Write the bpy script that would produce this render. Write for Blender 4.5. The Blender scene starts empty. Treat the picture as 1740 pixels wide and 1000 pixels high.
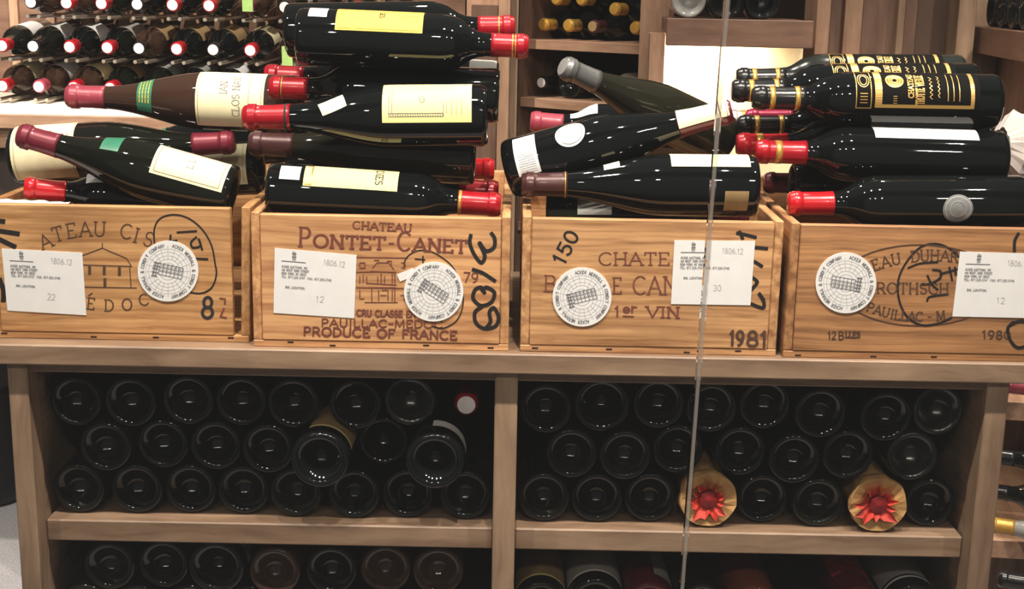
import bpy, math, random
from mathutils import Vector, Matrix
random.seed(7)
S = bpy.context.scene
COL = S.collection

# ------------------------------------------------------------------ camera
F = 2269.0                       # focal length for a 1740 px wide frame
PITCH, ROLL = math.radians(12.9), math.radians(1.10)
CAM = Vector((0.0, -1.684, 1.42))
_f = Vector((0, math.cos(PITCH), -math.sin(PITCH)))
_u0 = Vector((0, math.sin(PITCH), math.cos(PITCH)))
_r0 = Vector((1, 0, 0))
_r = _r0*math.cos(ROLL) + _u0*math.sin(ROLL)
_u = _u0*math.cos(ROLL) - _r0*math.sin(ROLL)
cd = bpy.data.cameras.new('camera'); cd.sensor_width = 36; cd.lens = F/1740*36
cd.clip_start = 0.02
cam = bpy.data.objects.new('camera', cd); COL.objects.link(cam)
cam.matrix_world = Matrix(((_r.x, _u.x, -_f.x, CAM.x), (_r.y, _u.y, -_f.y, CAM.y), (_r.z, _u.z, -_f.z, CAM.z), (0, 0, 0, 1)))
S.camera = cam

def at(px, py, Y):
    """world point of the photo measurement (px, py) lying in the plane y = Y"""
    d = _f + _r*((px-870)/F) + _u*((500-py)/F)
    return CAM + d*((Y-CAM.y)/d.y)

# ------------------------------------------------------------------ world, lights, exposure
w = bpy.data.worlds.new('cellar_ambient'); S.world = w; w.use_nodes = True
w.node_tree.nodes['Background'].inputs[0].default_value = (1.0, 0.96, 0.91, 1)
w.node_tree.nodes['Background'].inputs[1].default_value = 0.145
S.view_settings.view_transform = 'Standard'; S.view_settings.look = 'None'
S.view_settings.gamma = 1.0; S.view_settings.use_curve_mapping = False
S.view_settings.exposure = 0.0

def spot(name, loc, to, power, angle=70, blend=0.6, size=0.022, col=(1.0, 0.89, 0.77)):
    l = bpy.data.lights.new(name, 'SPOT'); l.energy = power; l.spot_size = math.radians(angle)
    l.spot_blend = blend; l.shadow_soft_size = size; l.color = col
    o = bpy.data.objects.new(name, l); COL.objects.link(o); o.location = loc
    o.rotation_euler = (Vector(to)-Vector(loc)).to_track_quat('-Z', 'Y').to_euler()
    return o
for x, p in ((-0.95, 70), (-0.42, 74), (0.10, 74), (0.55, 78), (1.05, 66)):
    spot('ceiling_spotlight', (x, -0.52, 2.45), (x*0.9, 0.06, 1.0), p, 75)
for x in (-0.2, 0.75):
    spot('ceiling_spotlight', (x, 0.55, 2.5), (x, 0.25, 1.0), 40, 80)
for x, p in ((-1.25, 105), (-0.55, 95)):
    spot('back_spotlight', (x, 0.72, 2.5), (x, 1.70, 1.2), p*1.25, 70)
spot('back_spotlight', (0.0, 0.75, 2.5), (0.1, 1.4, 1.1), 30, 80)
for x in (-1.5, -0.75, 0.0, 0.75, 1.5):          # downlights of the shop in front of the glass
    spot('shop_downlight', (x, -2.5, 2.6), (x*.6, 0.0, 0.7), 32, 60, size=.08)
spot('back_spotlight', (0.75, 0.55, 2.5), (0.85, 1.2, 1.2), 34, 80)
spot('back_spotlight', (-1.55, 0.05, 2.4), (-1.4, 2.0, 0.0), 90, 60)  # added lamp, no known fixture: brightens the carpet at the far left
spot('back_spotlight', (1.15, 0.35, 2.4), (1.5, 0.9, 0.6), 60, 80)

# ------------------------------------------------------------------ materials
MATS = {}
def _mat(name):
    m = bpy.data.materials.new(name); m.use_nodes = True
    MATS[name] = m
    return m, m.node_tree, m.node_tree.nodes['Principled BSDF']
def plain(name, col, rough=0.5, metal=0.0, coat=0.0, spec=0.5, noise=0.0, nscale=60, bump=0.0, emit=0):
    m, t, b = _mat(name)
    b.inputs['Base Color'].default_value = (*col, 1); b.inputs['Roughness'].default_value = rough
    b.inputs['Metallic'].default_value = metal; b.inputs['Coat Weight'].default_value = coat
    b.inputs['Coat Roughness'].default_value = 0.05
    b.inputs['Specular IOR Level'].default_value = spec
    if noise or bump:
        tc = t.nodes.new('ShaderNodeTexCoord'); n = t.nodes.new('ShaderNodeTexNoise')
        n.inputs['Scale'].default_value = nscale; n.inputs['Detail'].default_value = 4
        t.links.new(tc.outputs['Object'], n.inputs['Vector'])
        if noise:
            r = t.nodes.new('ShaderNodeValToRGB')
            r.color_ramp.elements[0].position = 0.3; r.color_ramp.elements[1].position = 0.7
            r.color_ramp.elements[0].color = (*[c*(1-noise) for c in col], 1)
            r.color_ramp.elements[1].color = (*[min(1, c*(1+noise)) for c in col], 1)
            t.links.new(n.outputs['Fac'], r.inputs[0]); t.links.new(r.outputs[0], b.inputs['Base Color'])
        if bump:
            bp = t.nodes.new('ShaderNodeBump'); bp.inputs['Strength'].default_value = bump; bp.inputs['Distance'].default_value = 0.003
            t.links.new(n.outputs['Fac'], bp.inputs['Height']); t.links.new(bp.outputs[0], b.inputs['Normal'])
    return m
def wood(name, dark, light, axis='x', scale=26, rough=0.55, wobble=0.035, contrast=(0.32, 0.7)):
    m, t, b = _mat(name)
    N, L = t.nodes.new, t.links.new
    tc = N('ShaderNodeTexCoord'); oi = N('ShaderNodeObjectInfo')
    add = N('ShaderNodeVectorMath'); add.operation = 'ADD'
    comb = N('ShaderNodeCombineXYZ'); mul = N('ShaderNodeMath'); mul.operation = 'MULTIPLY'; mul.inputs[1].default_value = 7.3
    L(oi.outputs['Random'], mul.inputs[0])
    for i in range(3): L(mul.outputs[0], comb.inputs[i])
    L(tc.outputs['Object'], add.inputs[0]); L(comb.outputs[0], add.inputs[1])
    # slow wobble, so that the grain lines bend
    wob = N('ShaderNodeTexNoise'); wob.inputs['Scale'].default_value = 7; wob.inputs['Detail'].default_value = 2
    L(add.outputs[0], wob.inputs['Vector'])
    wm = N('ShaderNodeVectorMath'); wm.operation = 'SCALE'; wm.inputs['Scale'].default_value = wobble
    L(wob.outputs['Color'], wm.inputs[0])
    ad2 = N('ShaderNodeVectorMath'); ad2.operation = 'ADD'; L(add.outputs[0], ad2.inputs[0]); L(wm.outputs[0], ad2.inputs[1])
    mp = N('ShaderNodeMapping')
    sc = {'x': (1.2, scale, scale), 'y': (scale, 1.2, scale), 'z': (scale, scale, 1.2)}[axis]
    mp.inputs['Scale'].default_value = sc
    L(ad2.outputs[0], mp.inputs[0])
    n1 = N('ShaderNodeTexNoise'); n1.inputs['Scale'].default_value = 2.6; n1.inputs['Detail'].default_value = 5; n1.inputs['Roughness'].default_value = 0.62
    L(mp.outputs[0], n1.inputs['Vector'])
    r = N('ShaderNodeValToRGB'); e = r.color_ramp.elements
    e[0].position, e[1].position = contrast; e[0].color = (*dark, 1); e[1].color = (*light, 1)
    L(n1.outputs['Fac'], r.inputs[0])
    n2 = N('ShaderNodeTexNoise'); n2.inputs['Scale'].default_value = 9; n2.inputs['Detail'].default_value = 3
    L(add.outputs[0], n2.inputs['Vector'])
    mx = N('ShaderNodeMix'); mx.data_type = 'RGBA'; mx.blend_type = 'MULTIPLY'; mx.inputs[0].default_value = 0.45
    r2 = N('ShaderNodeValToRGB'); r2.color_ramp.elements[0].color = (0.5, 0.47, 0.45, 1); r2.color_ramp.elements[0].position = 0.3; r2.color_ramp.elements[1].position = 0.6
    L(n2.outputs['Fac'], r2.inputs[0]); L(r.outputs[0], mx.inputs[6]); L(r2.outputs[0], mx.inputs[7])
    L(mx.outputs[2], b.inputs['Base Color']); b.inputs['Roughness'].default_value = rough
    bp = N('ShaderNodeBump'); bp.inputs['Strength'].default_value = 0.18; bp.inputs['Distance'].default_value = 0.001
    L(n1.outputs['Fac'], bp.inputs['Height']); L(bp.outputs[0], b.inputs['Normal'])
    return m
def srgb(r, g, b): return tuple(((c/255)/12.92 if c <= 10 else ((c/255+.055)/1.055)**2.4) for c in (r, g, b))

# rack timber (grey brown walnut), its grain along x, y or z
for ax in 'xyz':
    wood('rack_wood_'+ax, srgb(122, 97, 77), srgb(167, 140, 115), ax, 16, 0.5)
    wood('pale_wood_'+ax, srgb(150, 112, 88), srgb(196, 160, 132), ax, 16, 0.5)
wood('brown_wood_z', srgb(100, 74, 60), srgb(136, 106, 88), 'z', 12, 0.5)
wood('brown_wood_x', srgb(108, 78, 62), srgb(146, 112, 92), 'x', 12, 0.5)
wood('brown_wood_y', srgb(108, 78, 62), srgb(146, 112, 92), 'y', 12, 0.5)
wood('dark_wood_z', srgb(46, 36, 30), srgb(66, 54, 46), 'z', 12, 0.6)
# crate pine
CR = {1: ((160, 112, 66), (206, 158, 106)), 2: ((168, 116, 74), (214, 164, 114)), 3: ((154, 108, 68), (210, 162, 112)), 4: ((132, 90, 56), (184, 134, 88))}
for k, (d, l) in CR.items():
    wood('crate_pine_%d_x' % k, srgb(*d), srgb(*l), 'x', 48, 0.62, 0.013, contrast=(0.36, 0.60))
    wood('crate_pine_%d_y' % k, srgb(*d), srgb(*l), 'y', 30, 0.62, contrast=(0.38, 0.62))
# glass of the bottles: nearly opaque with dark wine inside
def glass_mat(name, col, rough=0.03, coat=0.0):
    return plain(name, col, rough, 0, coat, 0.5)
glass_mat('black_glass', (0.0035, 0.0045, 0.0045)); glass_mat('green_glass', (0.0060, 0.0068, 0.0045)); glass_mat('olive_glass', (0.012, 0.0115, 0.007))
glass_mat('brown_glass', (0.040, 0.021, 0.014)); glass_mat('red_glass', (0.10, 0.012, 0.012)); glass_mat('rose_glass', (0.20, 0.055, 0.035))
plain('dusty_glass', (0.010, 0.012, 0.010), 0.22, 0, 0.3, noise=0.5, nscale=30)
plain('clear_glass', srgb(150, 150, 146), 0.12, 0, 0.8, noise=0.4, nscale=20)
for n, c, ro, me in (('red_foil', srgb(160, 20, 34), 0.3, 0.25), ('bright_red_foil', srgb(188, 26, 36), 0.28, 0.2), ('pink_foil', srgb(158, 62, 78), 0.38, 0.15),
                     ('maroon_foil', srgb(92, 28, 38), 0.34, 0.25), ('plum_foil', srgb(116, 36, 52), 0.36, 0.2), ('brown_foil', srgb(70, 38, 38), 0.36, 0.2),
                     ('black_foil', srgb(24, 24, 26), 0.25, 0.2), ('grey_foil', srgb(112, 112, 112), 0.35, 0.5), ('silver_foil', srgb(200, 200, 202), 0.28, 0.6),
                     ('gold_foil', srgb(214, 172, 88), 0.3, 0.6), ('white_foil', srgb(226, 220, 222), 0.4, 0.0), ('yellow_foil', srgb(198, 152, 66), 0.35, 0.3),
                     ('magenta_foil', srgb(214, 26, 92), 0.35, 0.1)):
    plain(n, c, ro, me, 0.3, noise=0.12, nscale=40)
plain('white_paper', srgb(226, 226, 226), 0.75, noise=0.03, nscale=50)
plain('cream_paper', srgb(236, 226, 186), 0.7, noise=0.05, nscale=40)
plain('yellow_paper', srgb(230, 184, 70), 0.6, noise=0.10, nscale=25)
plain('pale_yellow_paper', srgb(238, 222, 150), 0.65, noise=0.06, nscale=25)
plain('tan_paper', srgb(150, 124, 84), 0.8, noise=0.2, nscale=30)
plain('grey_paper', srgb(150, 150, 146), 0.8, noise=0.1, nscale=30)
plain('green_paper', srgb(50, 118, 92), 0.4, noise=0.1, nscale=60, coat=0.3)
plain('lime_paper', srgb(150, 186, 110), 0.6, noise=0.1)
plain('kraft_paper', srgb(182, 142, 88), 0.75, noise=0.22, nscale=40, bump=0.5)
plain('red_tissue', srgb(192, 54, 38), 0.6, noise=0.35, nscale=60, bump=0.4)
plain('dark_red_wax', srgb(122, 24, 26), 0.45, noise=0.3, nscale=60)
plain('tissue_paper', srgb(204, 194, 190), 0.85, noise=0.10, nscale=18, bump=0.6)
plain('silver_sticker', srgb(186, 188, 190), 0.35, 0.3, noise=0.12, nscale=120)
plain('clear_sticker', srgb(120, 122, 122), 0.45, 0.0, noise=0.15, nscale=150)
plain('print_brown', srgb(112, 58, 46), 0.8, noise=0.25, nscale=160)
plain('print_dark', srgb(78, 52, 38), 0.8, noise=0.25, nscale=160)
plain('marker_black', srgb(26, 22, 22), 0.6)
plain('ink_grey', srgb(108, 108, 112), 0.8); plain('ink_faint', srgb(176, 176, 178), 0.8); plain('ink_black', srgb(34, 34, 36), 0.8)
plain('ink_gold', srgb(190, 152, 86), 0.35, 0.5); plain('ink_tan', srgb(150, 128, 80), 0.8)
plain('label_black', srgb(14, 13, 12), 0.7, spec=0.06)
plain('nail_metal', srgb(60, 44, 36), 0.5, 0.6)
plain('peg_metal', srgb(196, 186, 172), 0.25, 0.7)
plain('cream_wall', srgb(226, 208, 170), 0.8, noise=0.04, nscale=8)
plain('white_counter', srgb(236, 228, 212), 0.6, noise=0.03, nscale=6)
plain('carpet_grey', srgb(176, 174, 178), 0.95, noise=0.22, nscale=180, bump=0.6)
plain('black_plastic', srgb(16, 16, 17), 0.35)
plain('joint_silicone', srgb(205, 200, 192), 0.25, 0.0, 0.5)
def see_through(name, amount):
    t = MATS[name].node_tree; o = t.nodes['Material Output']; b = t.nodes['Principled BSDF']
    tr = t.nodes.new('ShaderNodeBsdfTransparent'); mx = t.nodes.new('ShaderNodeMixShader'); mx.inputs[0].default_value = 1-amount
    t.links.new(tr.outputs[0], mx.inputs[1]); t.links.new(b.outputs[0], mx.inputs[2]); t.links.new(mx.outputs[0], o.inputs['Surface'])
see_through('joint_silicone', .56)
plain('wall_brown', srgb(92, 70, 58), 0.8, noise=0.12, nscale=5)
def pane_mat():
    m, t, b = _mat('pane_glass')
    t.nodes.remove(b); out = t.nodes['Material Output']
    tr = t.nodes.new('ShaderNodeBsdfTransparent'); tr.inputs[0].default_value = (0.985, 0.99, 0.985, 1)
    gl = t.nodes.new('ShaderNodeBsdfGlossy'); gl.inputs['Roughness'].default_value = 0.0
    fr = t.nodes.new('ShaderNodeFresnel'); fr.inputs[0].default_value = 1.5
    mx = t.nodes.new('ShaderNodeMixShader')
    t.links.new(fr.outputs[0], mx.inputs[0]); t.links.new(tr.outputs[0], mx.inputs[1]); t.links.new(gl.outputs[0], mx.inputs[2])
    t.links.new(mx.outputs[0], out.inputs['Surface'])
pane_mat()

# ------------------------------------------------------------------ object helpers
def tag(o, label=None, cat=None, group=None, kind=None):
    if label: o['label'] = label
    if cat: o['category'] = cat
    if group: o['group'] = group
    if kind: o['kind'] = kind
    return o
def empty(name, loc=(0, 0, 0)):
    o = bpy.data.objects.new(name, None); COL.objects.link(o); o.location = loc; o.empty_display_size = 0.02
    return o
def link(name, mesh, parent=None, loc=(0, 0, 0)):
    o = bpy.data.objects.new(name, mesh); COL.objects.link(o)
    if parent: o.parent = parent
    o.location = loc
    return o
class MB:
    def __init__(s): s.v = []; s.f = []
    def add(s, vs, fs):
        n = len(s.v); s.v += [tuple(v) for v in vs]; s.f += [tuple(i+n for i in f) for f in fs]; return s
    def box(s, lo, hi, ch=0.0):
        (x0, y0, z0), (x1, y1, z1) = lo, hi
        if ch <= 0:
            return s.add([(x0, y0, z0), (x1, y0, z0), (x1, y1, z0), (x0, y1, z0), (x0, y0, z1), (x1, y0, z1), (x1, y1, z1), (x0, y1, z1)],
                         [(0, 3, 2, 1), (4, 5, 6, 7), (0, 1, 5, 4), (1, 2, 6, 5), (2, 3, 7, 6), (3, 0, 4, 7)])
        # chamfered box: 24 vertices
        V = {}; vs = []
        def vid(ix, iy, iz, a):
            k = (ix, iy, iz, a)
            if k not in V:
                p = [(x0, x1)[ix], (y0, y1)[iy], (z0, z1)[iz]]
                for ax, ii in enumerate((ix, iy, iz)):
                    if ax != a: p[ax] += ch*(1-2*ii)
                V[k] = len(vs); vs.append(tuple(p))
            return V[k]
        fs = []
        for a in range(3):
            for i in (0, 1):
                o = [(0, 0), (1, 0), (1, 1), (0, 1)]; q = []
                for (p_, r_) in o:
                    idx = [0, 0, 0]; idx[a] = i; idx[(a+1) % 3] = p_; idx[(a+2) % 3] = r_
                    q.append(vid(*idx, a))
                fs.append(tuple(q) if i else tuple(reversed(q)))
        for a in range(3):          # edge strips along axis a
            b_, c_ = (a+1) % 3, (a+2) % 3
            for ib in (0, 1):
                for ic in (0, 1):
                    q = []
                    for (ia, ax) in ((0, b_), (1, b_), (1, c_), (0, c_)):
                        idx = [0, 0, 0]; idx[a] = ia; idx[b_] = ib; idx[c_] = ic
                        q.append(vid(*idx, ax))
                    fs.append(tuple(q) if ib == ic else tuple(reversed(q)))
        for ix in (0, 1):
            for iy in (0, 1):
                for iz in (0, 1):
                    q = [vid(ix, iy, iz, 0), vid(ix, iy, iz, 1), vid(ix, iy, iz, 2)]
                    fs.append(tuple(q) if (ix+iy+iz) % 2 else tuple(reversed(q)))
        return s.add(vs, fs)
    def lathe(s, prof, seg=36, cap0=False, cap1=False):
        vs = []; fs = []
        rings = []
        for (r, z) in prof:
            if r < 1e-6: rings.append([len(vs)]); vs.append((0, 0, z))
            else:
                rings.append(list(range(len(vs), len(vs)+seg)))
                vs += [(r*math.cos(2*math.pi*i/seg), r*math.sin(2*math.pi*i/seg), z) for i in range(seg)]
        for a, b in zip(rings, rings[1:]):
            for i in range(seg):
                j = (i+1) % seg
                if len(a) == 1 and len(b) == 1: continue
                if len(a) == 1: fs.append((a[0], b[j], b[i]))
                elif len(b) == 1: fs.append((a[i], a[j], b[0]))
                else: fs.append((a[i], a[j], b[j], b[i]))
        return s.add(vs, fs)
    def mesh(s, name, mat, smooth=False):
        me = bpy.data.meshes.new(name); me.from_pydata(s.v, [], s.f); me.update()
        if mat: me.materials.append(MATS[mat])
        if smooth: me.polygons.foreach_set('use_smooth', [True]*len(me.polygons))
        return me
    def build(s, name, mat, parent=None, loc=(0, 0, 0), smooth=False):
        return link(name, s.mesh(name, mat, smooth), parent, loc)
def box_part(name, lo, hi, mat, parent, ch=0.0015):
    c = [(a+b)/2 for a, b in zip(lo, hi)]
    return MB().box([a-b for a, b in zip(lo, c)], [a-b for a, b in zip(hi, c)], ch).build(name, mat, parent, c)

# ------------------------------------------------------------------ stroke lettering
def arc(cx, cy, rx, ry, a0, a1, n=10):
    return [(cx+rx*math.cos(math.radians(a0+(a1-a0)*i/n)), cy+ry*math.sin(math.radians(a0+(a1-a0)*i/n))) for i in range(n+1)]
GL = {
 'A': (.8, [[(0, 0), (.4, 1), (.8, 0)], [(.15, .34), (.65, .34)]]),
 'B': (.72, [[(.1, 0), (.1, 1)], [(.1, 1)]+arc(.38, .76, .26, .24, 90, -90)+[(.1, .52)], [(.38, .52)]+arc(.4, .26, .3, .26, 90, -90)+[(.1, 0)]]),
 'C': (.8, [arc(.45, .5, .42, .5, 48, 312, 16)]),
 'D': (.8, [[(.1, 0), (.1, 1)], [(.1, 1)]+arc(.3, .5, .46, .5, 90, -90, 14)+[(.1, 0)]]),
 'E': (.66, [[(.1, 0), (.1, 1)], [(.1, 1), (.6, 1), (.6, .86)], [(.1, .52), (.46, .52)], [(.1, 0), (.62, 0), (.62, .15)]]),
 'F': (.62, [[(.1, 0), (.1, 1)], [(.1, 1), (.6, 1), (.6, .86)], [(.1, .52), (.46, .52)]]),
 'G': (.84, [arc(.45, .5, .42, .5, 48, 335, 16)+[(.83, .45), (.52, .45)]]),
 'H': (.8, [[(.1, 0), (.1, 1)], [(.7, 0), (.7, 1)], [(.1, .5), (.7, .5)]]),
 'I': (.3, [[(.15, 0), (.15, 1)]]),
 'J': (.5, [[(.4, 1), (.4, .25)]+arc(.22, .25, .18, .25, 0, -160)]),
 'K': (.75, [[(.1, 0), (.1, 1)], [(.7, 1), (.1, .42)], [(.28, .58), (.7, 0)]]),
 'L': (.62, [[(.1, 0), (.1, 1)], [(.1, 0), (.6, 0), (.6, .16)]]),
 'M': (.95, [[(.08, 0), (.12, 1)], [(.12, 1), (.475, .1), (.83, 1)], [(.83, 1), (.87, 0)]]),
 'N': (.82, [[(.1, 0), (.1, 1)], [(.1, 1), (.72, 0)], [(.72, 0), (.72, 1)]]),
 'O': (.9, [arc(.45, .5, .41, .5, 0, 360, 22)]),
 'P': (.68, [[(.1, 0), (.1, 1)], [(.1, 1)]+arc(.36, .73, .27, .27, 90, -90)+[(.1, .46)]]),
 'R': (.76, [[(.1, 0), (.1, 1)], [(.1, 1)]+arc(.36, .74, .27, .26, 90, -90)+[(.1, .48)], [(.38, .48), (.7, 0)]]),
 'S': (.64, [arc(.32, .74, .25, .26, 35, 250, 12)+arc(.32, .26, .27, .26, 75, -150, 12)]),
 'T': (.74, [[(.37, 0), (.37, 1)], [(.04, .84), (.04, 1), (.7, 1), (.7, .84)]]),
 'U': (.8, [[(.1, 1), (.1, .3)]+arc(.4, .3, .3, .3, 180, 360)+[(.7, 1)]]),
 'V': (.8, [[(0, 1), (.4, 0), (.8, 1)]]),
 'W': (1.05, [[(0, 1), (.26, 0), (.52, .9), (.78, 0), (1.05, 1)]]),
 'X': (.75, [[(0, 0), (.7, 1)], [(0, 1), (.7, 0)]]), 'Y': (.75, [[(0, 1), (.36, .5), (.72, 1)], [(.36, .5), (.36, 0)]]),
 'Q': (.9, [arc(.45, .5, .41, .5, 0, 360, 22), [(.5, .3), (.85, -.1)]]), 'Z': (.7, [[(.05, 1), (.65, 1), (.05, 0), (.65, 0)]]),
 '-': (.5, [[(.08, .45), (.42, .45)]]), '.': (.25, [[(.1, 0), (.1, .12)]]), ',': (.25, [[(.12, .1), (.06, -.12)]]), ' ': (.42, []), ':': (.25, [[(.1, 0), (.1, .12)], [(.1, .5), (.1, .62)]]),
 '&': (.85, [[(.8, 0), (.2, .75)]+arc(.36, .8, .18, .2, 190, -10, 8)+[(.1, .35)]+arc(.36, .24, .28, .24, 160, 330, 8)+[(.8, .45)]]),
 '0': (.66, [arc(.33, .5, .27, .5, 0, 360, 20)]), '1': (.42, [[(.06, .8), (.22, 1), (.22, 0)]]),
 '2': (.64, [arc(.32, .72, .25, .28, 170, -30, 10)+[(.06, 0), (.6, 0)]]), '3': (.62, [arc(.3, .75, .23, .25, 150, -80, 9)+arc(.3, .26, .26, .26, 85, -150, 9)]),
 '4': (.66, [[(.46, 0), (.46, 1), (.04, .3), (.62, .3)]]), '5': (.62, [[(.54, 1), (.14, 1), (.1, .56)]+arc(.3, .32, .26, .32, 120, -150, 10)]),
 '6': (.64, [arc(.32, .3, .26, .3, 0, 360, 16), arc(.5, .35, .44, .65, 180, 100, 8)]), '7': (.6, [[(.04, 1), (.56, 1), (.2, 0)]]),
 '8': (.66, [arc(.33, .75, .22, .25, 0, 360, 16), arc(.33, .26, .28, .26, 0, 360, 16)]), '9': (.64, [arc(.32, .7, .26, .3, 0, 360, 16), arc(.14, .65, .44, .65, 0, -80, 8)]),
}
def glyph_lines(txt, serif=True, gap=0.14):
    """polylines of a string in units of cap height, plus its total width"""
    out = []; x = 0.0
    for ch in txt:
        wd, pls = GL.get(ch, GL[' '])
        for pl in pls:
            out.append([(px+x, py) for px, py in pl])
            if serif:
                for a, b in ((pl[0], pl[1]), (pl[-1], pl[-2])):
                    if (abs(a[1]) < .01 or abs(a[1]-1) < .01) and abs(b[1]-a[1]) > .3 and abs(b[1]-a[1]) > abs(b[0]-a[0])*0.8 and ch.isalpha():
                        out.append([(a[0]+x-.12, a[1]), (a[0]+x+.12, a[1])])
        x += wd+gap
    return out, max(x-gap, .01)
def subdivide(pls, m):
    out = []
    for pl in pls:
        q = [pl[0]]
        for a, b in zip(pl, pl[1:]):
            n = max(1, int(math.hypot(b[0]-a[0], b[1]-a[1])/m)+1)
            q += [(a[0]+(b[0]-a[0])*i/n, a[1]+(b[1]-a[1])*i/n) for i in range(1, n+1)]
        out.append(q)
    return out
def strokes(mb, pls, width, f, contrast=0.0):
    """draw polylines (2-D) as ribbons; f maps a 2-D point to 3-D"""
    k = 0
    for pl in pls:
        for (x0, y0), (x1, y1) in zip(pl, pl[1:]):
            k = (k+1) % 60; e_ = k*4e-6
            dx, dy = x1-x0, y1-y0; l = math.hypot(dx, dy)
            if l < 1e-9: continue
            w_ = width*(1-contrast+contrast*abs(dy)/l)/2
            nx, ny = -dy/l*w_, dx/l*w_; ex, ey = dx/l*w_*.8, dy/l*w_*.8
            mb.add([f(x0-ex+nx, y0-ey+ny, e_), f(x1+ex+nx, y1+ey+ny, e_), f(x1+ex-nx, y1+ey-ny, e_), f(x0-ex-nx, y0-ey-ny, e_)], [(0, 3, 2, 1)])
def smooth_line(pts, n=6):
    P = [pts[0]]+list(pts)+[pts[-1]]; out = []
    for i in range(1, len(P)-2):
        p0, p1, p2, p3 = P[i-1:i+3]
        for k in range(n):
            t = k/n
            out.append(tuple(.5*((2*p1[c])+(-p0[c]+p2[c])*t+(2*p0[c]-5*p1[c]+4*p2[c]-p3[c])*t*t+(-p0[c]+3*p1[c]-3*p2[c]+p3[c])*t**3) for c in (0, 1)))
    return out+[tuple(pts[-1])]

# ------------------------------------------------------------------ bottles
PROF = {
 'bordeaux': [(0, .024), (.010, .0225), (.020, .013), (.027, .003), (.031, .0005), (.034, 0), (.0362, .002), (.0375, .007), (.0375, .06), (.0375, .12), (.0375, .186), (.0369, .194), (.0350, .203), (.0310, .212), (.0255, .220), (.0202, .2275), (.0170, .2355), (.0155, .245), (.0148, .26), (.0146, .282), (.0148, .285), (.0160, .286), (.0160, .2945), (.0148, .2955), (.0146, .2985), (.0125, .30), (0, .30)],
 'burgundy': [(0, .030), (.010, .028), (.020, .016), (.028, .004), (.033, .0005), (.037, 0), (.0395, .002), (.041, .008), (.041, .06), (.041, .115), (.0403, .130), (.0383, .145), (.0345, .163), (.0295, .182), (.0245, .200), (.0205, .216), (.0175, .233), (.0158, .250), (.0150, .268), (.0149, .284), (.0168, .285), (.0168, .2945), (.0152, .2955), (.0150, .2985), (.013, .30), (0, .30)],
}
def radius(kind, z):
    p = [q for q in PROF[kind] if q[1] >= 0][5:]
    for (r0, z0), (r1, z1) in zip(p, p[1:]):
        if z0 <= z <= z1 and z1 > z0: return r0+(r1-r0)*(z-z0)/(z1-z0)
    return p[0][0]
_cache = {}
def cached(key, fn):
    if key not in _cache: _cache[key] = fn()
    return _cache[key]
def body_mesh(kind, glass):
    return cached(('body', kind, glass), lambda: MB().lathe(PROF[kind], 40).mesh('glass_body', glass, True))
def capsule_mesh(kind, ln, mat):
    def mk():
        z0 = .30-ln; off = .0008
        zs = sorted(set([z0+(ln*.999)*i/8 for i in range(9)]+[z for r, z in PROF[kind] if z > z0 and z < .2995]))
        pr = [(radius(kind, z0), z0)]+[(radius(kind, z)+off, z) for z in zs]+[(.0132, .3009), (0, .3009)]
        return MB().lathe(pr, 32).mesh('capsule', mat, True)
    return cached(('cap', kind, round(ln, 4), mat), mk)
def ring_mesh(kind, z0, z1, mat, off=.0013):
    return cached(('ring', kind, z0, z1, mat), lambda: MB().lathe([(radius(kind, z0), z0), (radius(kind, z0)+off, z0+.0001), (radius(kind, z1)+off, z1-.0001), (radius(kind, z1), z1)], 32).mesh('foil_band', mat, True))
def axis_frame(d):
    d = d.normalized(); up = Vector((0, 0, 1))
    if abs(d.z) > .97: up = Vector((0, -1, 0))
    u = (up-d*up.dot(d)).normalized(); s = d.cross(u)
    return d, u, s
def wrap(kind, zc, phi, sg, off):
    """2-D label coords (along axis, around) -> point on the bottle's surface"""
    def f(a, b, e_=0):
        z = zc+a; r = radius(kind, z)
        R = max(radius(kind, zc), .01)
        ang = math.radians(phi)*sg - b/R*sg      # +b runs towards the top of the bottle
        rr = r+off+e_
        return (rr*math.cos(ang), rr*math.sin(ang), z)
    return f
def patch(f, w_, h_, rot=0, n=14, disc=False, flip=False):
    mb = MB(); c, s_ = math.cos(math.radians(rot)), math.sin(math.radians(rot))
    if disc:
        rings = 5; seg = 28; vs = [f(0, 0)]; fs = []
        for i in range(1, rings+1):
            vs += [f(w_/2*i/rings*math.cos(2*math.pi*k/seg), w_/2*i/rings*math.sin(2*math.pi*k/seg)) for k in range(seg)]
        for k in range(seg): fs.append((0, 1+k, 1+(k+1) % seg))
        for i in range(rings-1):
            for k in range(seg):
                a = 1+i*seg+k; b = 1+i*seg+(k+1) % seg
                fs.append((a, a+seg, b+seg, b))
        return mb.add(vs, fs)
    vs = []; fs = []
    for i in range(n+1):
        for j in range(n+1):
            x, y = (i/n-.5)*w_, (j/n-.5)*h_
            vs.append(f(x*c-y*s_, x*s_+y*c))
    for i in range(n):
        for j in range(n):
            a = i*(n+1)+j; fs.append((a, a+n+1, a+n+2, a+1))
    return mb.add(vs, fs)
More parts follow.
